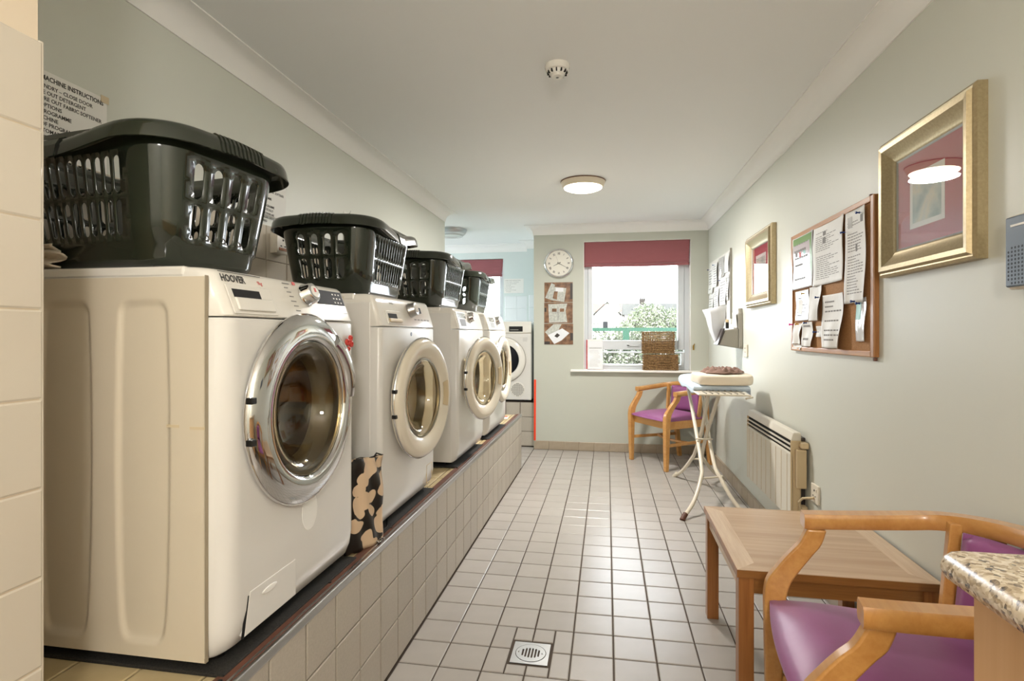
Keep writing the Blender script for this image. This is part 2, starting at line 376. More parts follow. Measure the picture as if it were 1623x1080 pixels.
# ---- tiles
def tile_mesh(w, h, t, m, ch=.003, name='tile'):
    mb = MB(); a, b = w/2, h/2
    mb.rings([[(-a, -b, 0), (a, -b, 0), (a, b, 0), (-a, b, 0)], [(-a, -b, t-ch*.6), (a, -b, t-ch*.6), (a, b, t-ch*.6), (-a, b, t-ch*.6)],
              [(-a+ch, -b+ch, t), (a-ch, -b+ch, t), (a-ch, b-ch, t), (-a+ch, b-ch, t)]], True, False, True)
    return mb.mesh(name, M[m])
TC = {}
def tile(cx, cy, cz, w, h, basis, m, parent, t=.008, name='tile'):
    """basis: 3x3 columns (u, v, normal)"""
    key = (round(w, 4), round(h, 4), m, t)
    if key not in TC: TC[key] = tile_mesh(w, h, t, m)
    o = bpy.data.objects.new(name, TC[key]); COL.objects.link(o); o.parent = parent
    mt = Matrix((basis[0], basis[1], basis[2])).transposed().to_4x4(); mt.translation = (cx, cy, cz); o.matrix_local = mt
    return o
UP = ((1, 0, 0), (0, 1, 0), (0, 0, 1)); FPX = ((0, 1, 0), (0, 0, 1), (1, 0, 0)); FMX = ((0, -1, 0), (0, 0, 1), (-1, 0, 0)); FMY = ((1, 0, 0), (0, 0, 1), (0, -1, 0))
s_ = .153; GX, GY = -.588, 1.881; J = .0055
def sub_rect(r, d):
    x0, x1, y0, y1 = r; a0, a1, b0, b1 = d
    if x1 <= a0 or x0 >= a1 or y1 <= b0 or y0 >= b1: return [r]
    out = []
    if x0 < a0: out.append((x0, a0, y0, y1))
    if x1 > a1: out.append((a1, x1, y0, y1))
    m0, m1 = max(x0, a0), min(x1, a1)
    if y0 < b0: out.append((m0, m1, y0, b0))
    if y1 > b1: out.append((m0, m1, b1, y1))
    return [q for q in out if q[1]-q[0] > .01 and q[3]-q[2] > .01]
DR = (-.355, -.200, 1.940, 2.095)
rects = []
def zone(x0, x1, y0, y1):
    i0 = math.floor((x0-GX)/s_); j0 = math.floor((y0-GY)/s_)
    i = i0
    while GX+i*s_ < x1:
        j = j0
        while GY+j*s_ < y1:
            a, b = max(x0, GX+i*s_), min(x1, GX+(i+1)*s_); c, d = max(y0, GY+j*s_), min(y1, GY+(j+1)*s_)
            if b-a > .02 and d-c > .02: rects.extend(sub_rect((a, b, c, d), DR))
            j += 1
        i += 1
zone(XP, XR, YR, YE); zone(-3.4, XP, 4.79, 5.70)
def seen(r):
    cx, cy = (r[0]+r[1])/2, (r[2]+r[3])/2; c, s = cos(.1706), sin(.1706)
    xc, yc = cx*c+cy*s, -cx*s+cy*c
    if yc < .5: return 1e9
    u, v = 811.5+873*xc/yc, 530+873*1.178/yc
    return yc if -20 < u < 1640 and v < 1100 else 1e9
rects.sort(key=seen)
rest = MB()
for k, (a, b, c, d) in enumerate(rects):
    w, h = b-a-J, d-c-J
    if k < 298: tile((a+b)/2, (c+d)/2, -.008, round(w, 3), round(h, 3), UP, 'floor_tile', floor)
    else: x, y = (a+b)/2, (c+d)/2; rest.rings([[(x-w/2, y-h/2, -.006), (x+w/2, y-h/2, -.006), (x+w/2, y+h/2, -.006), (x-w/2, y+h/2, -.006)], [(x-w/2, y-h/2, 0), (x+w/2, y-h/2, 0), (x+w/2, y+h/2, 0), (x-w/2, y+h/2, 0)]], True, False, True)
tag(rest.build('floor_tiles_rest', 'floor_tile', floor), kind='stuff')

# plinth under the washing machines
plinth = thing('plinth', 'long raised plinth faced with beige square tiles under the row of washing machines', 'plinth')
MB().box(XL+.009, XP-.009, .771, 4.785, 0, ZP-.009).build('core', 'grout_rust', plinth)
for r in range(3):
    y = GY-8*s_+.0
    while y < 4.78:
        a, b = max(y, .775), min(y+s_, 4.785)
        if b-a > .03: tile(XP-.008, (a+b)/2, .005+(r+.5)*.152, round(b-a-.005, 3), .147, FPX, 'plinth_tile', plinth)
        y += s_
for i in range(5):
    x0 = XL+.009+i*s_; x1 = min(x0+s_, XP-.05)
    if x1-x0 < .03: continue
    y = .775
    while y < 4.77:
        b = min(y+s_, 4.785)
        if b-y > .03: tile((x0+x1)/2, (y+b)/2, ZP-.0085, round(x1-x0-.005, 3), round(b-y-.005, 3), UP, 'plinth_top', plinth)
        y += s_
for i in range(5):
    x1 = XP-.01-i*s_; x0 = max(x1-s_, XL+.009)
    for r in range(3):
        if x1-x0 > .03: tile((x0+x1)/2, 4.785, .005+(r+.5)*.152, round(x1-x0-.005, 3), .147, ((-1, 0, 0), (0, 0, 1), (0, 1, 0)), 'plinth_tile', plinth)
MB().box(XP-.052, XP-.008, .77, 4.79, ZP-.012, ZP+.004).build('wooden_edging', 'brown', plinth, bevel=.003)
MB().box(XP-.010, XP+.003, .77, 4.792, ZP-.016, ZP+.007).build('steel_nosing', 'steel', plinth, bevel=.004)
MB().box(XP-.020, XP-.014, .77, 4.792, ZP+.004, ZP+.006).build('steel_strip', 'steel', plinth)
sc = MB()
for y in [1.0+.45*i for i in range(9)]: sc.lathe([(.005, 0), (.005, .0015), (0.0005, .002)], 10, (XP-.034, y, ZP+.004), cap0=True)
sc.build('screw', 'black', plinth)

# plinth under the dryer in the alcove
pl2 = thing('plinth', 'tiled plinth carrying the dryer in the far alcove', 'plinth')
MB().box(-2.1, XP-.002, 5.709, 6.46, 0, ZP-.002).build('core', 'grout', pl2)
for r in range(3):
    x = XP-.004
    while x > -2.05: tile(x-s_/2, 5.708, .008+(r+.5)*.152, .147, .147, FMY, 'plinth_tile', pl2); x -= s_

# skirting tiles
sk = st(MB().box(XP+.012, XR, YE-.006, YE, 0, .088), 'baseboard_end', 'grout_light')
x = -.735
while x < XR-.02:
    w = min(s_, XR-.005-x)
    if w > .03: tile(x+w/2, YE-.004, .046, round(w-.004, 3), .086, FMY, 'skirt_tile', sk, t=.009)
    x += s_
sk = st(MB().box(XR-.006, XR, YR, YE-.012, 0, .088), 'baseboard_right', 'grout_light')
y = GY-12*s_
while y < YE-.03:
    w = min(s_, YE-.02-y)
    if w > .03: tile(XR-.004, y+w/2, .046, round(w-.004, 3), .086, FMX, 'skirt_tile', sk, t=.016)
    y += s_
# near tiled wall stub
top = 1.664; hh = .1485; k = 0
z = top
while z > .05:
    for a, b in ((.572, .772), (.372, .572), (.172, .372)):
        tile(-.934, (a+b)/2, z-hh/2, b-a-.0025, hh-.0025, FPX, 'white_tile', wn, t=.009)
    z -= hh
MB().box(-.934, -.9270, .173, .7715, .02, top-.002).build('grout_backing', mat('pale_grout', 'c4b49b', .8), wn)
MB().box(-.934, -.9265, .766, .7745, .02, top+.002).build('tile_trim', 'white_tile', wn, bevel=.002)
# white wall tiles behind the machines and in the alcove
MB().box(XL, XL+.002, .775, 4.78, ZP, 1.645).build('grout_backing', 'grout_light', wl)
for r in range(8):
    zt = 1.645-r*.1505
    if zt-.1505 < ZP-.03: break
    y = 1.075-2*.152
    while y < 4.77:
        b = min(y+.152, 4.785)
        if b-y > .03: tile(XL+.001, (y+b)/2, zt-.075, round(b-y-.003, 3), .1475, FPX, 'white_tile', wl, t=.007)
        y += .152
for r in range(8):
    zt = 1.645-r*.152
    for i in range(2):
        x1 = -.937-i*.152
        tile(x1-.076, 6.68, zt-.076, .149, .149, FMY, 'alcove_tile', wfar, t=.007)
    tile(-.838, 6.47, zt-.076, .149, .149, FMY, 'alcove_tile', wfar, t=.007)
# orange tape on the nib corner
tag(MB().hexa([(XP+.001, YE-.004, .09), (XP+.021, YE-.004, .09), (XP+.021, YE, .09), (XP+.001, YE, .09)],
              [(XP+.003, YE-.004, .712), (XP+.024, YE-.004, .712), (XP+.024, YE, .712), (XP+.003, YE, .712)]).build('warning_tape', 'orange'), 'vertical strip of orange tape on the corner below the wall clock', 'tape')

# ------------------------------------------------------------------ windows
def frame_ring(mb, x0, x1, z0, z1, w, y0, y1):
    mb.box(x0, x0+w[0], y0, y1, z0, z1).box(x1-w[1], x1, y0, y1, z0, z1).box(x0+w[0], x1-w[1], y0, y1, z0, z0+w[2]).box(x0+w[0], x1-w[1], y0, y1, z1-w[3], z1); return mb
w1 = thing('window_1', 'white plastic framed window over the end sill with garden view', 'window'); w1['kind'] = 'structure'
for a in ('label', 'category'): del w1[a]
frame_ring(MB(), WX0, WX1, WZ0, WZ1, (.041, .05, .03, .03), 5.70, 5.77).build('outer_frame', 'upvc', w1, bevel=.004)
frame_ring(MB(), -.190, .758, 1.02, 2.08, (.044, .062, .095, .06), 5.690, 5.765).build('sash', 'upvc', w1, bevel=.006)
frame_ring(MB(), -.190, .758, .85, .998, (.030, .030, .022, .012), 5.692, 5.765).build('sash', 'upvc', w1, bevel=.004)
MB().box(-.15, .70, 5.735, 5.741, 1.10, 2.03).build('pane', 'glass', w1)
MB().box(-.17, .735, 5.735, 5.741, .865, .992).build('pane', 'glass', w1)
MB().box(.20, .32, 5.672, 5.682, 1.055, 1.072).box(.20, .225, 5.672, 5.692, 1.05, 1.078).build('window_handle', 'upvc', w1, bevel=.003)
MB().box(WX0, WX0+.004, YE+.002, 5.70, WZ0, WZ1).box(WX1-.004, WX1, YE+.002, 5.70, WZ0, WZ1).box(WX0, WX1, YE+.002, 5.70, WZ1-.004, WZ1).build('reveal', 'reveal', w1)
ws = MB().box(-.36, .948, 5.548, YE, .800, .822).box(WX0+.005, WX1-.005, YE, 5.70, .800, .822).build('trim_3', 'reveal', bevel=.005); ws['kind'] = 'structure'
w2 = thing('window_2', '', ''); w2['kind'] = 'structure'
frame_ring(MB(), FX0, FX1, FZ0, FZ1, (.05, .06, .05, .05), 6.77, 6.84).build('outer_frame', 'upvc', w2, bevel=.004)
frame_ring(MB(), -1.86, -1.82, FZ0, FZ1, (.02, .02, .03, .03), 6.772, 6.83).build('mullion', 'upvc', w2)
MB().box(FX0+.04, FX1-.04, 6.80, 6.806, FZ0+.04, FZ1-.04).build('pane', 'glass', w2)

w3 = thing('added_window', '', ''); w3['kind'] = 'structure'  # window added out of view to brighten the alcove
MB().box(-3.55, -3.50, 5.05, 5.10, 1.3, 2.11).box(-3.55, -3.50, 6.40, 6.45, 1.3, 2.11).box(-3.55, -3.50, 5.73, 5.77, 1.3, 2.11).box(-3.55, -3.50, 5.1, 6.4, 1.3, 1.35).box(-3.55, -3.50, 5.1, 6.4, 2.06, 2.11).build('outer_frame', 'upvc', w3, bevel=.004)
MB().box(-3.53, -3.525, 5.09, 6.41, 1.34, 2.07).build('pane', 'glass', w3)
for w_ in (w2, w3):
    for a in ('label', 'category'):
        if a in w_: del w_[a]
def blind(name, label, x0, x1, z0, z1, y, droop=.0):
    t = thing(name, label, 'blind', ((x0+x1)/2, y, z1)); w = x1-x0; h = z1-z0
    def f(u, v):
        yy = -.006*sin(v*pi*1.1)*(1+.4*sin(u*9)) - .010*math.exp(-((v-.86)/.05)**2) + .006*sin(u*40*(v**3))*v*.4
        k = max(0, u-.78)/.22
        yy -= .014*k*sin((v*1.6-k*.9)*pi)*v
        return ((u-.5)*w - .014*k*v, yy, -h*v*(1-.012*sin(u*pi)) - droop*(1-u)*v)
    MB().grid(f, 70, 26).build('fabric', 'maroon', t, smooth=60, solid=.003)
    MB().grid(lambda u, v: ((u-.5)*w*.985, -.012-.012*sin(v*pi)+.003*sin(u*23), -h+.024-.028*v-.006*sin(u*pi)), 50, 6).build('hem_fold', 'maroon', t, smooth=60, solid=.003)
    MB().box(-w/2+.005, w/2-.005, .004, .028, -.03, -.001).build('head_rail', 'upvc', t)
    return t
blind('roman_blind', 'dusty maroon roman blind at the window in the end wall above the sill', WX0+.004, WX1-.006, 1.862, 2.108, 5.625, .006)
blind('roman_blind', 'maroon roman blind at the alcove window behind the dark laundry baskets', FX0+.005, FX1-.004, 1.895, 2.106, 6.70)

# ------------------------------------------------------------------ washing machines
def rrect(a, b, r, n=6, y0=0):
    """half width a (x), depth from y=0 to b, corner radius r front"""
    P = []
    for cx, cy, s0 in ((a-r, r, -pi/2), (a-.01, b-.01, 0), (-a+.01, b-.01, pi/2), (-a+r, r, pi)):
        rr = r if cy == r else .01
        for i in range(n+1): q = s0+pi/2*i/n; P.append((cx+rr*cos(q), cy+rr*sin(q)+y0))
    return P
def rounded_body(W2, D, r, prof, z_cap=True):
    mb = MB(); R = []
    for z, dy, ins in prof:
        R.append([(x*(1-ins/W2), y + dy*max(0, 1-y/(D*.35)), z) for x, y in rrect(W2, D, r)])
    return mb.rings(R)
def ring_pts(r, n, y, a0=0): return [(r*cos(a0+2*pi*i/n), y, r*sin(a0+2*pi*i/n)) for i in range(n)]

def washer(label, kind, loc, ajar, group='white front loading washing machines on the plinth'):
    t = thing('washing_machine', label, 'washing machine', loc, pi/2, group)
    hoover = kind == 'a'
    W2, D, H = .2975, .56, .842
    SZ = .735 if hoover else .725
    r = .045 if hoover else .018
    DC = (-.018, .512, .240) if hoover else (.0, .448, .236)    # door centre x, z and outer radius
    prof = [(.018, .035, .006), (.03, .018, .003), (.06, .006, 0), (.10, 0, 0), (SZ-.004, 0, 0), (SZ, .004, .002)]
    body = rounded_body(W2, D, r, prof).build('cabinet', 'enamel', t, smooth=40)
    c = MB().lathe([(.172, -.05), (.172, .055)], 48, (DC[0], .06, DC[1]), 'y-', cap0=True, cap1=True)
    c = MB().rings([ring_pts(.180, 48, -.05), ring_pts(.180, 48, .33)]); c.tf(Matrix.Translation((DC[0], 0, DC[1]))); c = c.build('x', None)
    c.parent = None; c.matrix_world = t.matrix_world
    body.parent = None; cut(body, c); body.parent = t
    body.data.shade_smooth(); body.data.set_sharp_from_angle(angle=radians(35))
    body.location = (0, 0, 0)
    # control panel leaning back
    SL = .036 if hoover else .03
    pr = [(SZ+.003, .003, .001), (SZ+.006, 0, 0), (H-.03, SL*.8, 0), (H-.012, SL*1.05, .001), (H-.004, SL*1.3, .004), (H, SL*1.9, .010)]
    rounded_body(W2, D, r, pr).build('control_panel', 'plastic', t, smooth=50)
    MB().box(-W2-.001, W2+.001, .10, D+.002, H-.022, H+.002).build('top_lid', 'plastic', t, bevel=.006)
    for x in (-.24, .24):
        for y in (.07, .50): MB().lathe([(.02, 0), (.02, .012), (.012, .012), (.012, .022)], 16, (x, y, 0), cap0=True, cap1=True).build('foot', 'black', t)
    def yp(z): return SL*.8*(z-SZ-.006)/(H-.03-SZ-.006)
    sl = atan2(SL*.8, H-.036-SZ); rot = (pi/2-sl, 0, 0)
    def onp(x, z, out=.001): return (x, yp(z)-out, z)
    def slab(mb, x0, x1, z0, z1, o0, o1):
        return mb.hexa([(x0, yp(z0)-o1, z0), (x1, yp(z0)-o1, z0), (x1, yp(z0)-o0, z0), (x0, yp(z0)-o0, z0)], [(x0, yp(z1)-o1, z1), (x1, yp(z1)-o1, z1), (x1, yp(z1)-o0, z1), (x0, yp(z1)-o0, z1)])
    # side relief on the side that faces the camera (local -x), and its mirror
    if hoover:
        def rec(y, z):
            d = 0
            for c0, w0 in ((.192, .054), (.385, .056)):
                w = w0*(.82+.30*((z-.08)/.7)**0.5) if z > .08 else w0*.82
                top_w = 1.0 - .30*max(0, (z-.25)/.5)**2*.6
                hw = w*top_w*1.25
                cy = c0
                rr = .03
                qx = abs(y-cy)-(hw-rr); qz = abs(z-.410)-(.362-rr)
                sd = sqrt(max(qx, 0)**2+max(qz, 0)**2)+min(max(qx, qz), 0)-rr
                k = min(1, max(0, -sd/.012)); d = max(d, k*k*(3-2*k))
            return d
        for sx in (-1, 1):
            MB().grid(lambda u, v: (sx*(W2+.0085-.007*rec(.045+.51*u, .02+.80*v)), .046+.51*u, .02+.80*v), 130, 110).build('side_panel', 'enamel_shaded', t, smooth=60)
        MB().box(-W2-.0086, -W2, .0435, .0455, .02, H-.02).build('panel_seam', 'seam', t)
        mt = MB()
        for y0, y1, z0 in ((.045, .080, .502), (.105, .135, .505)): mt.box(-W2-.0092, -W2-.0002, y0, y1, z0, z0+.006)
        mt.build('tape_residue', 'tape', t)
    else:
        MB().box(-W2-.002, W2+.002, .040, D-.003, .02, H-.03).build('side_panel', 'enamel', t, bevel=.003)
        mb = MB()
        for i in range(7):
            ring = [(-W2-.0022, .30 if kind == 'c' else .165, .07+.105*i)]
            q = ring[0]; mb.rings([[(q[0], q[1]+.02*cos(a), q[2]+.02*sin(a)) for a in [2*pi*j/20 for j in range(20)]], [(q[0]-.0016, q[1]+.019*cos(a), q[2]+.019*sin(a)) for a in [2*pi*j/20 for j in range(20)]], [(q[0]-.0002, q[1]+.016*cos(a), q[2]+.016*sin(a)) for a in [2*pi*j/20 for j in range(20)]]])
        mb.build('stamped_discs', 'enamel', t, smooth=40)
    # drum, gasket
    MB().lathe([(.180, .0), (.178, -.03), (.160, -.045), (.158, -.06), (.176, -.07)], 48, (DC[0], .002, DC[1]), 'y-').build('gasket', 'gasket', t, smooth=50, fixn=False)
    dm = MB().lathe([(.179, -.062), (.178, -.28), (.12, -.31), (0.002, -.318)], 48, (DC[0], 0, DC[1]), 'y-').build('drum', 'drum', t, smooth=50)
    pd = MB()
    for a in (pi/2+.3, pi/2+.3+2*pi/3, pi/2+.3+4*pi/3):
        e = Vector((cos(a), 0, sin(a))); f = Vector((-sin(a), 0, cos(a))); o = Vector((DC[0], 0, DC[1]))
        R = []
        for y, k in ((.075, .6), (.13, 1), (.22, 1), (.27, .5)): R.append([o+e*.165-f*.028+Vector((0, y, 0)), o+e*(.165-.040*k)-f*.008+Vector((0, y, 0)), o+e*(.165-.040*k)+f*.008+Vector((0, y, 0)), o+e*.165+f*.028+Vector((0, y, 0))])
        pd.rings(R)
    pd.build('drum_paddle', 'drum', t, smooth=30)
    # door, hinged at its left edge (local -x, the side near the camera)
    R_ = DC[2]
    door = None
    if hoover:
        pf = [(R_-.012, .002), (R_, .005), (R_+.001, .014), (R_-.006, .022), (R_-.022, .029), (R_-.040, .033), (.180, .034), (.174, .031), (.170, .024), (.168, .012)]
        dm_ = 'chrome'
    else:
        pf = [(R_-.016, .002), (R_-.002, .008), (R_, .020), (R_-.006, .032), (R_-.018, .040), (R_-.030, .042), (.165, .030), (.155, .022), (.152, .010)]
        dm_ = 'plastic_warm'
    ox, oz = R_, 0
    door = MB().lathe(pf, 72, (ox, 0, 0), 'y-').build('door', dm_, t, smooth=50)
    door.location = (DC[0]-R_, -.003, DC[1]); door.rotation_euler = (0, 0, -radians(ajar))
    MB().lathe([(.160, .001), (R_-.012, .001), (R_-.012, .004), (.160, .004)], 60, (ox, 0, 0), 'y-').build('door_back', 'gasket' if hoover else 'plastic_warm', door, smooth=30)
    if not hoover:
        MB().lathe([(R_+.001, .013), (R_+.0035, .016), (R_+.0035, .019), (R_+.001, .022)], 72, (ox, 0, 0), 'y-').build('chrome_trim', 'chrome', door, smooth=50)
        MB().lathe([(.154, .016), (.158, .023), (.151, .023), (.149, .016)], 60, (ox, 0, 0), 'y-').build('inner_trim', 'steel', door, smooth=50)
    bow = [(.155, .018), (.148, .020), (.130, .014), (.118, -.012), (.104, -.045), (.085, -.062), (.04, -.072), (.001, -.074)]
    bi = [(.001, -.068), (.04, -.066), (.080, -.056), (.099, -.042), (.112, -.010), (.124, .018), (.145, .026), (.155, .025)]
    q = 1.09 if hoover else 1.0
    MB().lathe([(a_*q, b_) for a_, b_ in bow+bi], 60, (ox, 0, 0), 'y-').build('door_glass', 'bowl', door, smooth=60)
    if hoover:
        R2 = []
        for i in range(17):
            a = radians(2+52*i/16); k = sin(pi*min(1, max(0, i/16)))**.5 if 0 < i < 16 else .25
            e = Vector((cos(a), 0, sin(a))); o = Vector((ox, 0, 0)); y = Vector((0, -1, 0))
            r0, r1 = .180+.012*(1-k), R_-.002; h = .032+.016*k
            R2.append([o+e*r0+y*.030, o+e*(r0+.004)+y*h, o+e*(r0+.018)+y*(h+.005), o+e*(r1-.012)+y*(h-.006), o+e*r1+y*.014])
        MB().rings(R2).build('door_handle', 'chrome', door, smooth=60)
        # small cow bell shaped mark on the handle
    else:
        R2 = []
        for i in range(9):
            a = radians(-16+32*i/8); e = Vector((cos(a), 0, sin(a))); o = Vector((ox, 0, 0)); y = Vector((0, -1, 0))
            R2.append([o+e*.168+y*.0335, o+e*.168+y*.036, o+e*.200+y*.0425, o+e*.200+y*.039])
        MB().rings(R2).build('door_handle', 'cream_edge', door)
    for dz in (-.045, .045): MB().box(-.003, .013, -.029, -.012, dz-.007, dz+.007).build('hinge', 'black', door, bevel=.002)
    # drawer
    if hoover:
        X0, X1, Z0, Z1 = -.262, -.130, .752, .800
    elif kind == 'b': X0, X1, Z0, Z1 = -.22, -.10, .745, .778
    else: X0, X1, Z0, Z1 = -.265, -.10, .738, .815
    dr = slab(MB(), X0-.012, X1+.012, Z0-.008, Z1+.008, .0, .0035).build('detergent_drawer', 'plastic', t, bevel=.003)
    if kind == 'c': slab(MB(), X0+.03, X1-.02, Z0+.006, Z0+.045, .003, .0045).build('drawer_recess', 'gasket', dr); slab(MB(), X0, X1, Z0+.05, Z1, .003, .0052).build('drawer_pull', 'chrome', dr)
    else:
        slab(MB(), X0+.003, X1-.035, Z1-.020, Z1-.002, .003, .0045).build('drawer_recess', 'dark', dr)
        slab(MB(), X0, X1, Z0, Z1-.020, .003, .010).build('drawer_pull', 'plastic' if hoover else 'cream_edge', dr, bevel=.003)
    # dial
    dx = .040 if hoover else (.03 if kind == 'b' else .0); dzz = .802 if hoover else .795
    dl = MB().lathe([(.030, 0), (.031, .004), (.0285, .008), (.0265, .026), (.024, .030), (.018, .031), (.001, .031)], 36, (0, 0, 0), 'y-').build('dial', 'chrome' if hoover or kind == 'c' else 'steel', t, smooth=40)
    dl.location = onp(dx, dzz); dl.rotation_euler = (-sl, 0, 0)
    MB().lathe([(.017, .0312), (.016, .0325), (.001, .0325)], 30, (0, 0, 0), 'y-').build('dial_cap', 'plastic', dl, smooth=40)
    if hoover: MB().box(-.004, .004, -.0335, -.0322, -.002, .009).build('dial_mark', 'red', dl)
    # display
    a, b, z0, z1 = (.098, .252, .786, .826) if hoover else ((.085, .165, .788, .812) if kind == 'b' else (.06, .115, .785, .815))
    dp = slab(MB(), a, b, z0, z1, 0, .0022).build('display', 'display', t)
    dg = MB()
    if hoover:
        for i in range(3):
            for j in range(3): slab(dg, a+.095+i*.018, a+.102+i*.018, z0+.005+j*.012, z0+.009+j*.012, .002, .0028)
    else: slab(dg, a+.012, b-.02, z0+.006, z1-.006, .002, .0028)
    dg.build('display_symbols', 'paper_flat' if hoover else 'ink_soft', dp)
    if hoover:
        text('HOOVER', .0235, onp(-.290+.012, .8135), rot, 'ink', t, 'brand_lettering', bold=.0006, sx=.82)
        slab(MB(), -.279, -.135, .8335, .8350, .0, .0010).build('printed_line', 'ink', t)
        text('9kg', .013, onp(-.155, .815), rot, 'red', t, 'printed_mark'); text('A+++', .012, onp(-.150, .789), rot, 'ink', t, 'printed_mark')
        mk = MB()
        for i, (xx, zz, ww) in enumerate([(-.048, .828, .03), (-.045, .817, .016), (-.040, .806, .018), (-.035, .795, .018), (-.035, .783, .022), (-.03, .771, .02), (-.028, .759, .02)]): slab(mk, xx, xx+ww, zz, zz+.0025, 0, .0008)
        mk.build('programme_marks', 'ink_soft', t)
        slab(MB(), -.002, .010, .828, .836, 0, .0012).build('red_mark', 'red', t)
        slab(MB(), .185, .250, .762, .7632, 0, .001).build('panel_line', 'ink_soft', t)
        # filter flap, low on the near side of the front
        fx = MB().hexa([(-.245, -.0016, .045), (-.045, -.0016, .045), (-.045, .012, .045), (-.245, .012, .045)], [(-.225, -.0016, .135), (-.045, -.0016, .135), (-.045, .003, .135), (-.225, .003, .135)]).build('filter_flap', 'enamel', t, bevel=.010, seg=3)
        MB().hexa([(-.249, -.0012, .043), (-.246, -.0012, .043), (-.246, .004, .043), (-.249, .004, .043)], [(-.231, -.0012, .128), (-.2285, -.0012, .128), (-.2285, .004, .128), (-.231, .004, .128)]).build('flap_gap', 'dark', t)
        MB().lathe([(.020, 0), (.017, .002), (.001, .002)], 24, (0, 0, 0), 'y-').tf(Matrix.Diagonal((1.5, 1, .35, 1))).build('flap_grip', 'reveal', fx, smooth=40).location = (-.155, -.0018, .112)
        MB().lathe([(.050, 0), (.049, .0012), (.001, .0012)], 30, (.03, .0, .235), 'y-').tf(Matrix.Diagonal((.75, 1, 1, 1))).build('peeled_sticker', 'paper_flat', t, smooth=30)
    else:
        if kind == 'b':
            text('beko', .02, onp(-.17, .812), rot, 'ink_soft', t, 'brand_lettering')
            frame_ring(MB(), .19, .265, .05, .13, (.002, .002, .002, .002), -.001, .002).build('filter_flap', 'cream_edge', t)
            mk = MB(); [slab(mk, .06+.04*i, .085+.04*i, .757, .762, 0, .001) for i in range(5)]; mk.build('programme_marks', 'ink_soft', t)
            MB().lathe([(.008, 0), (.008, .001), (.001, .001)], 16, (.0, 0, .70), 'y-').build('blue_sticker', 'blue_grey', t)
        else:
            text('beko', .018, onp(-.05, .822), rot, 'ink_soft', t, 'brand_lettering')
    return t
FX_ = -.772
def rubber(y, label):
    o = MB().box(XL+.06, FX_-.003, y-.305, y+.305, ZP, ZP+.008).build('rubber_mat', 'rubber', bevel=.002)
    return tag(o, label, 'mat', 'black rubber mats under the washing machines')
ms = [(1.318, 'a', 0, 'large glossy washing machine nearest the camera with a chrome porthole door'),
      (2.105, 'b', 7, 'second washing machine with a thick cream door ring, just beyond the blob patterned bag'),
      (3.115, 'c', 13, 'third washing machine along the plinth with its door standing ajar'),
      (3.905, 'c', 2, 'farthest washing machine on the plinth, half hidden behind the ajar door')]
names = ['nearest', 'second', 'third', 'farthest']
for i, (y, k, a, lab) in enumerate(ms):
    rubber(y, 'granular black rubber mat under the %s washing machine' % names[i])
    washer(lab, k, (FX_, y, ZP+.008), a)

# dryer in the alcove, front facing the camera (-y)
def dryer():
    t = thing('tumble_dryer', 'white tumble dryer on the tiled plinth in the far alcove beside the clock wall', 'dryer', (-1.075, 5.712, .470))
    W2, H, D = .2985, .842, .57
    MB().box(-W2, W2, .004, D, .014, H).build('cabinet', 'enamel', t, bevel=.014, seg=3)
    MB().box(-W2+.002, W2-.002, -.002, .02, H-.122, H-.004).build('control_panel', 'plastic', t, bevel=.006)
    MB().box(-W2+.004, W2-.004, -.0005, .01, H-.125, H-.121).build('panel_seam', 'seam', t)
    MB().box(.06, .205, -.0035, 0, .735, .79).build('display', 'black', t)
    MB().box(.07, .16, -.0042, -.0034, .752, .755).build('display_symbols', 'paper_flat', t)
    MB().lathe([(.026, 0), (.024, .02), (.001, .021)], 28, (-.03, -.002, .765), 'y-').build('dial', 'plastic', t, smooth=40)
    d = MB().lathe([(.232, .0), (.236, .006), (.234, .018), (.222, .028), (.190, .034), (.168, .030), (.163, .018)], 60, (0, 0, 0), 'y-').build('door', 'plastic', t, smooth=50); d.location = (.002, .003, .437)
    MB().lathe([(.2365, .006), (.2385, .010), (.2365, .014)], 60, (0, 0, 0), 'y-').build('door_trim', 'grey_plastic', d, smooth=50)
    MB().lathe([(.164, .016), (.150, .030), (.10, .040), (.001, .044)], 48, (0, 0, 0), 'y-').build('door_glass', 'display', d, smooth=60)
    fi = MB().lathe([(.078, 0), (.076, .004), (.001, .004)], 30, (.150, .0042, .125), 'y-').build('filter_cover', 'plastic', t, smooth=30)
    g = MB()
    for i in range(-6, 7):
        for j in range(-6, 7):
            if (i*i+j*j) < 40: g.box(.150+i*.0108-.0035, .150+i*.0108+.0035, -.0008, .001, .125+j*.0108-.0035, .125+j*.0108+.0035)
    g.build('grille_holes', 'gasket', fi)
    MB().box(.205, .255, .0025, .0045, .665, .668).box(.205, .255, .0025, .0045, .65, .653).box(.205, .25, .0025, .0045, .635, .638).build('printed_mark', 'ink_soft', t)
    for x in (-.24, .24):
        for y in (.06, .5): MB().lathe([(.018, 0), (.018, .016)], 14, (x, y, 0), cap0=True, cap1=True).build('foot', 'black', t)
dryer()

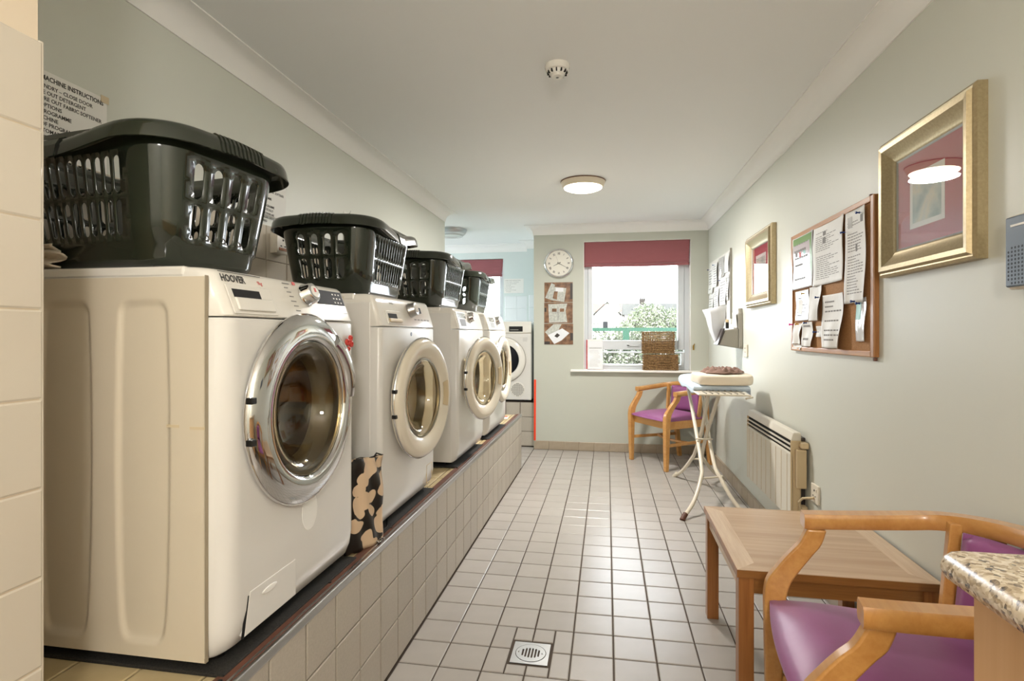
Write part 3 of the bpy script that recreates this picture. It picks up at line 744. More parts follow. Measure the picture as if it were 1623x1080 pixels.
# ------------------------------------------------------------------ laundry baskets
def basket_proto():
    A, B, A0, B0, H = .262, .190, .218, .150, .288
    def per(a, b, r, u):
        """u in 0..1 around a rounded rectangle, starts at middle of the +x side, returns point and normal"""
        L = [2*(b-r), pi/2*r, 2*(a-r), pi/2*r, 2*(b-r), pi/2*r, 2*(a-r), pi/2*r]; T = sum(L)
        s = (u % 1)*T+(b-r)  # shift so u=0 is mid of +x side
        s %= T; i = 0
        while s > L[i]: s -= L[i]; i += 1
        if i == 0: return (a, -(b-r)+s), (1, 0)
        if i == 2: return (a-r-s, b), (0, 1)
        if i == 4: return (-a, b-r-s), (-1, 0)
        if i == 6: return (-a+r+s, -b), (0, -1)
        q = s/r + {1: 0, 3: pi/2, 5: pi, 7: 3*pi/2}[i]
        cx, cy = {1: (a-r, b-r), 3: (-a+r, b-r), 5: (-a+r, -b+r), 7: (a-r, -b+r)}[i]
        return (cx+r*cos(q), cy+r*sin(q)), (cos(q), sin(q))
    RR = .085
    LT = 2*(2*(B-RR)+2*(A-RR))+2*pi*RR; LW = LT
    def P(u, z):
        t = z/H; k = min(1, t*1.0); a = A0+(A-A0)*k; b = B0+(B-B0)*k
        if z < .05: a -= .004; b -= .004
        if z < .02: q = (.02-z)/.02; a -= .016*q*q; b -= .016*q*q
        (x, y), n = per(a, b, RR*(a/A), u); return (x, y, z)
    slots = []
    def um(side):  # centre u of a side
        return {0: 0, 1: .25, 2: .5, 3: .75}[side]
    for side, n, sp, hw in ((0, 4, .056, .0135), (2, 4, .056, .0135), (1, 11, .0285, .0095), (3, 11, .0285, .0095)):
        for i in range(n):
            cu = um(side)*LW+(i-(n-1)/2)*sp
            for z0, z1 in ((.066, .140), (.154, .230)): slots.append((cu, hw, z0, z1))
    def stad(c, hw, z0, z1, n=6):
        pts = []
        for i in range(n+1): q = pi*i/n; pts.append((c+hw*cos(q), z1-hw+hw*sin(q)))
        for i in range(n+1): q = pi+pi*i/n; pts.append((c+hw*cos(q), z0+hw+hw*sin(q)))
        return pts
    # domain starts at a corner so no slot crosses the seam
    U0 = -LW*.125
    pts = []; edges = []
    zs = [0, .006, .012, .02, .048, .052, .10, .147, .19, .245, H]
    nu = 120
    def inside(p, m=0.0):
        for c, hw, z0, z1 in slots:
            for sh in (0, LW):
                if abs(p[0]-c-sh) < hw+m and z0-m < p[1] < z1+m: return True
        return False
    for z in zs:
        for i in range(nu+1):
            p = (U0+LW*i/nu, z)
            if z in (0, H) or i in (0, nu) or not inside(p, .003): pts.append(p)
    for c, hw, z0, z1 in slots:
        if c < U0: c += LW
        if c > U0+LW: c -= LW
        q = stad(c, hw, z0, z1); k = len(pts); pts += q; edges += [(k+i, k+(i+1) % len(q)) for i in range(len(q))]
    v, e, f, *_ = delaunay_2d_cdt([Vector(p) for p in pts], edges, [], 0, 1e-6)
    def in_st(p):
        for c, hw, z0, z1 in slots:
            for sh in (0, LW, -LW):
                x = abs(p[0]-c-sh)
                if x < hw and z0 < p[1] < z1:
                    zc = max(z0+hw, min(z1-hw, p[1]))
                    if x*x+(p[1]-zc)**2 < hw*hw*.998: return True
        return False
    keep = []
    for t in f:
        c = sum((v[i] for i in t), Vector((0, 0)))/len(t)
        if not in_st(c): keep.append(tuple(t))
    V = [P(p.x/LW, p.y) for p in v]
    me = bpy.data.meshes.new('body'); me.from_pydata(V, [], keep)
    b = bmesh.new(); b.from_mesh(me); bmesh.ops.remove_doubles(b, verts=b.verts, dist=2e-4); 
    bmesh.ops.recalc_face_normals(b, faces=b.faces); b.to_mesh(me); b.free()
    me.materials.append(M['basket']); me.shade_smooth(); me.set_sharp_from_angle(angle=radians(50))
    t = thing('laundry_basket', '', 'basket')
    o = bpy.data.objects.new('body', me); COL.objects.link(o); o.parent = t; q = o.modifiers.new('s', 'SOLIDIFY'); q.thickness = .003; q.offset = 0
    # bottom
    MB().rings([[per(A0-.02, B0-.02, .05, i/64)[0]+(.001,) for i in range(64)], [per(A0-.02, B0-.02, .05, i/64)[0]+(.005,) for i in range(64)]]).build('base', 'basket', t)
    # rolled rim, dipping at the middle of the long sides
    def dip(u):
        a = (u % .5)/.5      # 0 and 1 at short side middles
        return -.030*math.exp(-((a-.5)/.17)**2)+.006*math.exp(-(min(a, 1-a)/.10)**2)
    prof = [(-.002, -.012), (-.003, .0), (.004, .007), (.018, .007), (.029, .001), (.034, -.010), (.039, -.034), (.035, -.035), (.029, -.014), (.02, -.004), (.008, -.002), (.002, -.010)]
    R = []; N = 140
    for i in range(N):
        u = i/N; (x, y), n = per(A, B, RR, u); d = dip(u); R.append([(x+n[0]*p, y+n[1]*p, H+q+d) for p, q in prof])
    R.append(R[0]); MB().rings(R, True, False, False).build('rim', 'basket', t, smooth=50)
    # skirt joining body to the dip
    for s, sgn in ((0, 1), (.5, -1)):
        mb = MB()
        for k in range(11):
            u = s+(k-5)*.0125/LW*1.0
            (x, y), n = per(A, B, RR, u); d = dip(u); tx, ty = -n[1], n[0]; w = .0032
            pr = [(.003, .0085), (.018, .0100), (.030, .0035), (.0365, -.010), (.0412, -.033), (.036, -.033), (.028, -.004)]
            Rg = [[(x+n[0]*p+tx*w*s2, y+n[1]*p+ty*w*s2, H+q+d) for p, q in pr] for s2 in (-1, 1)]
            mb.rings(Rg)
        mb.build('ribbed_grip', 'basket', t)
    for s in (.25, .75):
        mb = MB(); (x, y), n = per(A, B, RR, s); d = dip(s); w = .028
        pr = [(.003, .0095), (.018, .0112), (.031, .0035), (.0378, -.010), (.043, -.036), (.036, -.036), (.028, -.004)]
        Rg = [[(x+n[0]*p+s2*w, y+n[1]*p, H+q+dip(s+s2*w/LW)) for p, q in pr] for s2 in (-1, -.5, 0, .5, 1)]
        mb.rings(Rg).build('clip', 'basket', t)
    return t
ZM = ZP+.008+.842+.005
bk = basket_proto(); bpy.context.view_layer.update()
bl = [((-1.128, 1.197, ZM), radians(-7.5), 'largest looking dark green laundry basket, on the nearest washing machine'),
      ((-1.062, 2.165, ZM), radians(91), 'second dark laundry basket, on the machine with the cream door ring'),
      ((-1.045, 3.085, ZM), radians(89), 'third dark laundry basket, on the machine whose door is ajar'),
      ((-1.075, 3.99, ZM), radians(92), 'farthest dark laundry basket, on the last washing machine before the alcove window')]
for i, (l, r, lab) in enumerate(bl):
    o = bk if i == 0 else copy_obj(bk)
    o.location = l; o.rotation_euler = (0, 0, r); tag(o, lab, 'basket', 'dark laundry baskets on the washing machines')

# ------------------------------------------------------------------ ceiling fittings
def ceiling_light(loc, label, on, r=.16, col=(1, .96, .92)):
    t = thing('ceiling_light', label, 'ceiling light', loc)
    MB().lathe([(r, 0), (r+.002, -.004), (r, -.012), (r-.012, -.040), (r-.016, -.044), (r-.022, -.046)], 56, cap0=True).build('base', 'lampbase' if on else 'steel', t, smooth=40)
    MB().lathe([(r-.004, -.001), (r+.004, -.002), (r+.002, -.008), (r-.004, -.008)], 56).build('rim', 'brown' if on else 'steel', t, smooth=30)
    dm = mat('diffuser_on', 'fff6e6', .4, emit=('fff0d8', 7.0)) if on else mat('diffuser_off', 'dfe4e4', .25)
    MB().lathe([(r-.020, -.042), (r-.024, -.052), (r-.05, -.062), (r*.5, -.070), (.001, -.073)], 56).build('diffuser', dm, t, smooth=60)
    if not on:
        for k in (.75, .5): MB().lathe([(r*k+.004, -.064), (r*k, -.070), (r*k-.004, -.066)], 48).build('diffuser_ring', 'steel', t, smooth=50)
    if on:
        l = lamp('lamp_bulb', 'AREA', (loc[0], loc[1], loc[2]-.085), on, col, r*1.7)
    return t
ceiling_light((-.170, 4.0, ZC), 'round lit ceiling light with cream base in the middle of the room ceiling', LAMP_A, .158)
ceiling_light((-1.62, 5.62, ZC), 'round unlit ceiling light in the alcove, partly behind the left wall', 0, .165)
lamp('unseen_rear_lamp', 'POINT', (.15, -.75, 1.75), LAMP_B, (1, .94, .88), .13)  # unseen lamp without a fitting, set low to spread light over the ceiling

t = thing('smoke_detector', 'round white smoke detector on the ceiling nearer than the light', 'smoke detector', (-.200, 2.255, ZC))
MB().lathe([(.050, 0), (.051, -.012), (.048, -.024), (.040, -.027)], 44, cap0=True).build('base', 'plastic', t, smooth=40)
MB().lathe([(.030, -.022), (.029, -.044), (.024, -.050), (.001, -.051)], 36).build('sensor_cap', 'plastic', t, smooth=40)
MB().lathe([(.040, -.026), (.031, -.040), (.0295, -.040), (.032, -.026)], 36).build('collar', 'reveal', t, smooth=40)
vn = MB()
for i in range(12):
    a = 2*pi*i/12; e = Vector((cos(a), sin(a), 0)); f = Vector((-sin(a), cos(a), 0)); vn.obox(e*.0355+Vector((0, 0, -.032)), e, f, Vector((0, 0, 1)), .006, .0025, .006)
vn.build('vents', 'dark', t)
MB().lathe([(.006, -.0512), (.006, -.0518), (.001, -.0518)], 14, cap0=True).build('indicator', 'gasket', t)

# ------------------------------------------------------------------ floor drain
t = thing('floor_drain', 'square steel floor drain with round slotted grate among the floor tiles', 'drain', (-.2775, 2.0175, 0))
MB().box(-.076, .076, -.076, .076, -.006, -.0042).build('bed', 'brown', t)
fr = MB(); n = 48
def sq(a, h): k = h/max(abs(cos(a)), abs(sin(a))); return (k*cos(a), k*sin(a))
o_ = [sq(2*pi*i/n+pi/4, .068) for i in range(n)]; c_ = [(.057*cos(2*pi*i/n+pi/4), .057*sin(2*pi*i/n+pi/4)) for i in range(n)]
fr.rings([[(x, y, -.0042) for x, y in o_], [(x, y, -.0008) for x, y in o_], [(x, y, -.0008) for x, y in c_], [(x, y, -.0042) for x, y in c_]], True, False, False)
fr.build('frame', 'steel', t)
gr = thing('x', '', ''); bpy.data.objects.remove(gr)
gp = [(-.0545*cos(2*pi*i/48), .0545*sin(2*pi*i/48)) for i in range(48)]
holes = []
for i in range(6):
    x = (i-2.5)*.0118; h = .032-.010*(abs(i-2.5)/2.5)**2; holes.append((x, h))
pts = list(gp); ed = [(i, (i+1) % 48) for i in range(48)]
for x, h in holes:
    k = len(pts); q = [(x+.0034*cos(a), (h-.0034+.0034*sin(a))) for a in [pi*j/5 for j in range(6)]]+[(x+.0034*cos(a), (-h+.0034+.0034*sin(a))) for a in [pi+pi*j/5 for j in range(6)]]
    pts += q; ed += [(k+i, k+(i+1) % 12) for i in range(12)]
v, e, f, *_ = delaunay_2d_cdt([Vector(p) for p in pts], ed, [], 1, 1e-6)
kf = [tuple(q) for q in f if not any(abs(sum(v[i].x for i in q)/3-x) < .0034 and abs(sum(v[i].y for i in q)/3) < h-.001 for x, h in holes)]
g = MB(); g.v = [(p.x, p.y, -.001) for p in v]; g.f = kf; g.build('grate', 'steel', t, solid=.002)
MB().lathe([(.052, -.0041), (.001, -.0041)], 30).build('drain_hole', 'dark', t)
for sx in (-.044, .044): MB().lathe([(.004, 0), (.004, .0008), (.002, .0012), (.001, .0006)], 14, (sx, 0, -.0003), cap0=True).build('screw', 'chrome', t)

# ------------------------------------------------------------------ instruction signs
LINES = ['WASHING MACHINE INSTRUCTIONS', '1. LOAD LAUNDRY – CLOSE DOOR', '2. MEASURE OUT DETERGENT', '3. MEASURE OUT FABRIC SOFTENER', '4. SELECT OPTIONS', '5. SELECT PROGRAMME', '6. START MACHINE', '7. END OF PROGRAMME', '    AUTOMATICALLY', 'DETAILED INSTRUCTIONS ARE', 'IN HOUSE MANAGERS OFFICE', 'IF REQUIRED']
def sign(label, y1, ztop, h=.225, w=.30, lines=LINES):
    """y1 = right hand edge"""
    t = thing('instruction_sign', label, 'sign', (XL+.002, y1-w/2, ztop-h/2))
    MB().box(0, .003, -w/2, w/2, -h/2, h/2).build('board', 'paper_flat', t, bevel=.001)
    xs = [w/2-.012, w/2-.046, w/2-.066, w/2-.018, w/2-.135, w/2-.108, w/2-.145, w/2-.088, w/2-.096, w/2-.09, w/2-.09, w/2-.14]
    for i, (s, xr) in enumerate(zip(lines, xs)):
        sz = .0175 if i == 0 else (.0145 if i < 9 else .0125)
        text(s, sz, (.0033, xr, h/2-.024-i*.0165-(.004 if i else 0)), RX, 'ink', t, 'lettering', 'RIGHT', bold=.0004 if i == 0 else 0.0002, sx=.87 if i == 0 else .94)
    return t
a = sign('white machine instruction sign above the nearest basket, cut off by the tiled wall', 1.381, 1.862)
MB().box(.0031, .0045, .13, .155, .098, .118).build('tape_patch', 'tape', a)
sign('white machine instruction sign on the left wall between the first two baskets', 2.288, 1.868, h=.18)
sign('small machine instruction sign mostly hidden above the third basket', 3.15, 1.86, h=.18)
t = thing('instruction_sign', 'white dryer instruction sign on the alcove wall above the tumble dryer', 'sign', (-1.128, 6.678, 1.771))
MB().box(-.122, .122, -.003, 0, -.088, .088).build('board', 'paper_flat', t, bevel=.001)
for i, (s, sz) in enumerate([('TUMBLE DRYER INSTRUCTIONS', .0145), ('1. LOAD LAUNDRY – CLOSE DOOR', .0115), ('2. CLEAN FILTERS AND SELECT', .0115), ('    PROGRAMME', .0115), ('3. PRESS START BUTTON', .0115), ('4. CLEAN FILTERS', .0115), ('   INSTRUCTIONS AVAILABLE', .0115), ('     IF REQUIRED', .0115)]):
    text(s, sz, (-.112, -.0035, .062-i*.0195), RMY, 'ink_soft', t, 'lettering', sx=.95)

def socket(label, loc, rot, n='wall_socket', dp=.006):
    t = thing(n, label, 'socket', loc, rot)   # local front faces -y
    MB().box(-.043, .043, -dp, 0, -.043, .043).build('back_box', 'socket', t, bevel=.003)
    MB().box(-.044, .044, -dp-.006, -dp, -.044, .044).build('face_plate', 'socket', t, bevel=.003)
    MB().box(-.004, .004, -dp-.0075, -dp-.006, .012, .020).box(-.018, -.010, -dp-.0075, -dp-.006, -.012, -.008).box(.010, .018, -dp-.0075, -dp-.006, -.012, -.008).build('pin_holes', 'dark', t)
    MB().box(.022, .032, -dp-.010, -dp-.006, .014, .028).build('switch', 'socket', t, bevel=.001)
    return t
s1 = socket('cream switched fuse spur on the tiles between the first two baskets', (XL+.008, 2.205, 1.572), pi/2, dp=.030)
MB().box(-.03, .03, -.0375, -.0355, -.030, -.018).build('warning_strip', mat('amber_label', 'a8632c', .5), s1)
t = tag(MB().tube([(XL+.001, 2.882, 1.852), (XL+.02, 2.882, 1.852), (XL+.026, 2.882, 1.860), (XL+.026, 2.882, 1.868)], .0025, 8).build('wall_hook', 'chrome', smooth=50), 'tiny wall hook above the second basket on the left wall', 'hook')
t = tag(MB().box(0, .05, -.11, .11, 0, .30).build('x', 'cream_cloth'), 'x', 'x'); bpy.data.objects.remove(t)
# folded cloth beside the tiled stub, on top of the nearest machine's back
tag(MB().grid(lambda u, v: (-1.30-.02*sin(v*9)+.10*u, 1.038+.012*sin(v*14+u*3), ZM+.002+.05*v-.0*u), 12, 14).build('folded_cloth', 'cream_cloth', smooth=60, solid=.004), 'sliver of cream cloth beside the nearest basket by the tiled wall', 'cloth')

# red flower magnets on the nearest machine
t = thing('flower_magnet', 'small red flower magnets on the front edge of the nearest washing machine', 'magnet', (FX_+.002, 1.553, 1.150))
for dy, dz, rr in ((-.012, .004, .010), (.008, .016, .009), (.012, -.002, .010), (-.006, -.016, .007), (.002, .006, .006)):
    MB().lathe([(rr*.45, .004), (rr*.6, .010), (rr, .008), (rr, .002), (rr*.5, .001)], 14, (0, 0, 0), 'x').build('petal', 'red', t, smooth=50).location = (0, dy, dz)

# blob patterned bag between the first two machines
t = thing('patterned_bag', 'black bag with cream blob pattern wedged between the first two washing machines', 'bag', (-.795, 1.712, ZP+.004), radians(72))
def bagf(side):
    def f(u, v):
        w = .088*(1-.12*v*v+.05*sin(v*3)); x = (u-.5)*2*w
        y = side*(.018*(1-(2*u-1)**2)**.5*(1-v*.6)+.002)+.006*sin(v*11+u*5)*(.3+v)+.004*sin(u*17+v*6)
        return (x+.012*v, y, v*.292+(.006*sin(u*6) if v > .95 else 0))
    return f
MB().grid(bagf(-1), 16, 24).grid(bagf(1), 16, 24).build('bag_body', 'blobs', t, smooth=60, solid=.002, fixn=False)
MB().tube([(-.05, .0, .285), (-.045, -.004, .296), (-.02, -.008, .290)], .003, 6).tube([(.05, .0, .285), (.058, -.006, .300), (.075, -.01, .292)], .003, 6).build('handle', 'black', t, smooth=50)
tag(MB().tube([(-.800, 1.79, ZP+.006), (-.785, 1.83, ZP+.008), (-.79, 1.90, ZP+.006), (-.82, 1.98, ZP+.006)], .004, 7).build('cable_end', 'black', smooth=50), 'short black cable on the plinth in front of the second washing machine', 'cable')
tag(MB().grid(lambda u, v: (-.765+.016*u+.003*sin(v*20), 1.745+.035*v, ZP+.006+.008*abs(sin(u*9+v*13))), 10, 12).build('foil_wrapper', 'chrome', smooth=40, solid=.0006), 'small crumpled shiny wrapper on the plinth edge below the patterned bag', 'wrapper')
t = thing('leaflet', 'white and orange leaflet lying on the far end of the plinth', 'leaflet', (-.92, 4.56, ZP+.001), radians(8))
MB().box(-.10, .10, -.07, .07, 0, .004).build('sheet', 'paper_flat', t); MB().box(-.095, .095, .02, .066, .0041, .0046).build('printed_band', 'orange', t)

# ------------------------------------------------------------------ end wall: clock and photo sheets
t = thing('wall_clock', 'round silver rimmed wall clock with roman numerals left of the window', 'clock', (-.480, YE, 1.897))
MB().lathe([(.150, 0), (.151, .020), (.146, .034), (.138, .038), (.131, .034), (.128, .022)], 72, (0, 0, 0), 'y-', cap0=True).build('rim', 'chrome', t, smooth=50)
MB().lathe([(.130, .018), (.001, .018)], 60, (0, 0, 0), 'y-').build('face', mat('clock_face', 'e6e2d6', .5), t)
for i, s in enumerate(['XII', 'I', 'II', 'III', 'IIII', 'V', 'VI', 'VII', 'VIII', 'IX', 'X', 'XI']):
    a = -2*pi*i/12; r = .100
    o = text(s, .030, (r*sin(-a)-.0, -.0188, r*cos(a)), (pi/2, 0, 0), 'ink', t, 'numeral', 'CENTER', bold=.0006, sx=.7)
    mw = Matrix.Translation((r*sin(-a), -.0188, r*cos(a))) @ Matrix.Rotation(-a, 4, 'Y') @ Matrix.Translation((0, 0, -.011)) @ Matrix.Rotation(pi/2, 4, 'X') @ Matrix.Diagonal((.7, 1, 1, 1)); o.matrix_local = mw
hs = ((240+4, .062, .0032, .021, 'hour_hand'), (120, .092, .0024, .023, 'minute_hand'), (338, .105, .0009, .025, 'second_hand'))
for deg, ln, w, y, nm in hs:
    o = MB().hexa([(-w, -y-.001, -.02), (w, -y-.001, -.02), (w, -y, -.02), (-w, -y, -.02)], [(-w*.4, -y-.001, ln), (w*.4, -y-.001, ln), (w*.4, -y, ln), (-w*.4, -y, ln)]).build(nm, 'ink' if w > .001 else 'grey_plastic', t); o.rotation_euler = (0, radians(deg), 0)
MB().lathe([(.005, .019), (.005, .028), (.001, .028)], 16, (0, 0, 0), 'y-').build('hub', 'chrome', t, smooth=40)
def sheet(label, z1, z0, x0, x1, inner):
    t = thing('photo_sheet', label, 'photograph', ((x0+x1)/2, YE-.001, (z0+z1)/2), 0, 'photo sheets under the clock')
    w, h = (x1-x0)/2, (z1-z0)/2; MB().box(-w, w, -.002, 0, -h, h).build('sheet', 'photo_wood', t)
    for nm, m, q in inner: 
        k = len(t.children); MB().add([(x*w, -.0025-.0002*k, z*h) for x, z in q], [tuple(range(len(q)))]).build(nm, m, t)
Q = lambda x0, z0, x1, z1: [(x0, z0), (x1, z0), (x1, z1), (x0, z1)]
sheet('photo sheet of leaflets on a table, topmost of three under the clock', 1.705, 1.503, -.629, -.341, [('printed_paper', 'photo_sheet', [(-.95, -.55), (-.5, .95), (-.25, .75), (-.55, -.75)]), ('printed_paper', 'photo_sheet', [(-.55, -.78), (-.3, .55), (.55, .4), (.4, -.98)]), ('printed_paper', 'laminate', Q(-.2, .05, .35, .45)), ('printed_patch', 'photo_wood', [(-.42, -.6), (-.3, .1), (-.05, .08), (-.12, -.75)]), ('printed_patch', 'photo_dark', Q(.82, -.7, .99, .9))])
sheet('photo sheet of a printed pouch on a table, middle one under the clock', 1.499, 1.290, -.631, -.341, [('printed_paper', 'photo_sheet', [(-.65, -.95), (-.72, .85), (.62, .9), (.5, .2), (.62, -.9)]), ('printed_patch', 'ink_soft', Q(-.5, -.02, .45, .02)), ('printed_patch', 'ink_soft', Q(-.05, -.7, -.01, .6)), ('printed_patch', 'photo_wood', Q(-.45, .1, -.12, .42)), ('printed_patch', 'photo_wood', Q(.1, .1, .4, .42)), ('printed_patch', 'photo_dark', Q(-.98, .1, -.85, .5))])
sheet('photo sheet of scattered papers on a table, lowest of three under the clock', 1.284, 1.072, -.631, -.337, [('printed_paper', 'photo_sheet', [(-.95, .2), (-.35, .95), (.2, .95), (-.1, .1), (-.55, -.35)]), ('printed_paper', 'laminate', [(-.3, -.95), (-.75, -.1), (.25, .55), (.75, .1), (.2, -.6)]), ('printed_patch', 'photo_dark', [(-.3, -.2), (-.1, .1), (.1, -.1), (-.1, -.35)]), ('printed_patch', 'photo_dark', Q(.8, -.6, .99, .1)), ('printed_patch', 'photo_dark', Q(-.99, -.98, -.6, -.7))])
t = thing('cord_cleat', 'small brass cord cleat on the end wall right of the window', 'hook', (.833, YE, 1.050))
MB().tube([(-.004, -.001, -.02), (-.002, -.016, -.018), (-.002, -.018, .0), (.002, -.014, .018), (.008, -.020, .034)], .0045, 8).build('cleat', 'brass', t, smooth=50)
MB().box(-.008, .008, -.004, 0, -.028, .02).build('back_plate', 'brass', t, bevel=.002)

# ------------------------------------------------------------------ sill things
def woven(label, loc, w, d, h, loose, rz=0):
    t = thing('seagrass_basket', label, 'basket', loc, rz, 'seagrass baskets on the window sill')
    rows = int(h/(.0165 if loose else .0125)); rr = .0050 if loose else .0054
    for k in range(rows):
        mb = MB(); z = .006+(h-.012)*k/(rows-1); P = []; n = 96
        for i in range(n):
            a = 2*pi*i/n; e = .18
            x = w/2*abs(cos(a))**e*(1 if cos(a) > 0 else -1); y = d/2*abs(sin(a))**e*(1 if sin(a) > 0 else -1)
            o = (.0055+.003*random.random())*sin(i*pi/2+pi*(k % 2)+.8*random.random()); L = max(1e-6, sqrt(x*x+y*y)); P.append((x+o*x/L, y+o*y/L*1.5, z+random.uniform(-.0012, .0012)))
        P.append(P[0]); mb.tube(P, rr, 5, cap=False).build('woven_row', 'wicker', t, smooth=60)
    mb = MB()
    for sx in (-1, 1):
        for i in range(int(w/.022)): x = -w/2+.012+i*.022; mb.tube([(x, sx*(d/2-.001), 0), (x, sx*(d/2-.001), h)], .0035, 5)
        for i in range(int(d/.022)): y = -d/2+.012+i*.022; mb.tube([(sx*(w/2-.001), y, 0), (sx*(w/2-.001), y, h)], .0035, 5)
    tag(mb.build('woven_stakes', 'wicker', t, smooth=60), kind='stuff')
    MB().box(-w/2+.004, w/2-.004, -d/2+.004, d/2-.004, .001, .008).build('base', 'wicker', t)
    if loose: MB().box(-w/2+.008, w/2-.008, -d/2+.008, d/2-.008, .01, h*.46).build('contents', 'wicker', t)
    else: MB().box(-w/2+.008, w/2-.008, -d/2+.008, d/2-.008, h-.012, h-.004).build('lid', 'wicker', t, bevel=.004)
    return t
woven('lower seagrass basket on the window sill carrying another one', (.520, 5.618, .823), .322, .125, .155, False)
woven('upper loosely woven seagrass basket stacked on the lower one on the sill', (.498, 5.618, .986), .300, .115, .216, True)
t = thing('leaflet_holder', 'leaflets standing in a clear holder at the left end of the window sill', 'leaflets', (-.115, 5.60, .823), radians(4))
lean = Matrix.Rotation(radians(-7), 4, 'X')
MB().box(-.082, .082, -.012, -.009, .0, .23).box(-.082, -.079, -.012, .03, 0, .23).box(.079, .082, -.012, .03, 0, .23).box(-.082, .082, -.012, .05, 0, .004).tf(lean).build('clear_stand', 'glass', t)
MB().box(-.070, .076, -.007, -.003, .005, .285).tf(lean).build('leaflet_sheet', 'laminate', t)
MB().box(-.076, .072, .000, .004, .005, .305).tf(lean).build('leaflet_sheet', 'paper', t)
MB().box(-.090, .05, .007, .016, .005, .300).tf(lean).build('red_booklet', mat('red_booklet_m', 'b54a50', .5), t)
MB().box(-.086, -.03, .018, .024, .005, .26).tf(lean).build('red_booklet', mat('pink_booklet_m', 'd9a0a0', .5), t)
pm = MB()
for i in range(14): pm.box(-.058, .02+.04*random.random(), -.0076, -.0071, .03+.012*i, .032+.012*i)
pm.box(-.06, .065, -.0076, -.0071, .212, .218)
pm.tf(lean).build('print', 'ink_soft', t)
pf_ = MB()
for i in range(7): x = -.066+.019*i; pf_.box(x, x+.011, -.0005, -.0001, .24+.01*(i % 3), .285)
pf_.tf(lean).build('print', 'grey_plastic', t)

# ------------------------------------------------------------------ right wall
def frame_pic(label, y0, y1, z0, z1, w, dep, art):
    t = thing('framed_picture', label, 'picture', (XR, (y0+y1)/2, (z0+z1)/2), 0); hy, hz = (y1-y0)/2, (z1-z0)/2
    pr = [(0, 0), (0, dep*.62), (w*.10, dep*.78), (w*.16, dep*.74), (w*.24, dep), (w*.42, dep*.96), (w*.60, dep*.70), (w*.80, dep*.45), (w*.93, dep*.40), (w, dep*.30), (w, 0)]
    R = []
    for cy, cz in ((-1, -1), (1, -1), (1, 1), (-1, 1), (-1, -1)): R.append([(-o, cy*(hy-i), cz*(hz-i)) for i, o in pr])
    for k, nm in enumerate(('frame_bottom', 'frame_side', 'frame_top', 'frame_side')): MB().rings([R[k], R[k+1]]).build(nm, 'gold', t, smooth=25)
    MB().rings([[(-dep*.30, cy*(hy-w), cz*(hz-w)) for cy, cz in ((-1, -1), (1, -1), (1, 1), (-1, 1))], [(-dep*.22, cy*(hy-w-.006), cz*(hz-w-.006)) for cy, cz in ((-1, -1), (1, -1), (1, 1), (-1, 1))]], True, False, False).build('inner_slip', 'steel', t)
    MB().box(-dep*.20, -.002, -hy+w, hy-w, -hz+w, hz-w).build('mount', 'mat_red', t)
    a, b, c, d = art
    ar = MB().box(-dep*.22, -dep*.20, a, b, c, d).build('print_border', 'paper_flat', t)
    MB().box(-dep*.225, -dep*.221, a+.016, b-.016, c+.016, d-.020).build('print', 'seascape', ar)
    g = MB().box(-dep*.285, -dep*.26, -hy+w+.001, hy-w-.001, -hz+w+.001, hz-w-.001).build('glazing', 'pic_glass', t)
    return t
M['pic_glass'] = thin_glass('picture_glass', .09)
frame_pic('large gold framed picture with red mount and small seascape, nearest on the right wall', 1.618, 2.134, 1.375, 1.840, .082, .040, (-.087, .099, -.092, .082))
frame_pic('smaller looking gold framed picture between the cork board and the wall holder', 3.43, 4.02, 1.357, 1.832, .085, .040, (-.11, .12, -.10, .095))

def board():
    t = thing('cork_board', 'wood framed cork notice board between the two gold framed pictures', 'notice board', (XR, 2.653, 1.391)); hy, hz = .457, .298
    MB().box(-.012, -.001, -hy+.01, hy-.01, -hz+.01, hz-.01).build('cork_panel', 'cork', t)
    for nm, q, m in (('frame_side', (-hy, -hy+.026, -hz, hz), 'wood_z'), ('frame_side', (hy-.026, hy, -hz, hz), 'wood_z'), ('frame_top', (-hy+.026, hy-.026, hz-.022, hz), 'wood_y'), ('frame_bottom', (-hy+.026, hy-.026, -hz, -hz+.022), 'wood_y')):
        MB().box(-.020, 0, *q).build(nm, m, t, bevel=.003)
    for y, z in ((-hy+.05, hz+.004), (-hy+.02, -hz-.008), (hy+.003, .0), (hy+.003, -.2)): MB().box(-.012, 0, y-.006, y+.006, z-.006, z+.006).build('corner_clip', 'brown', t, bevel=.002)
    return t
board()
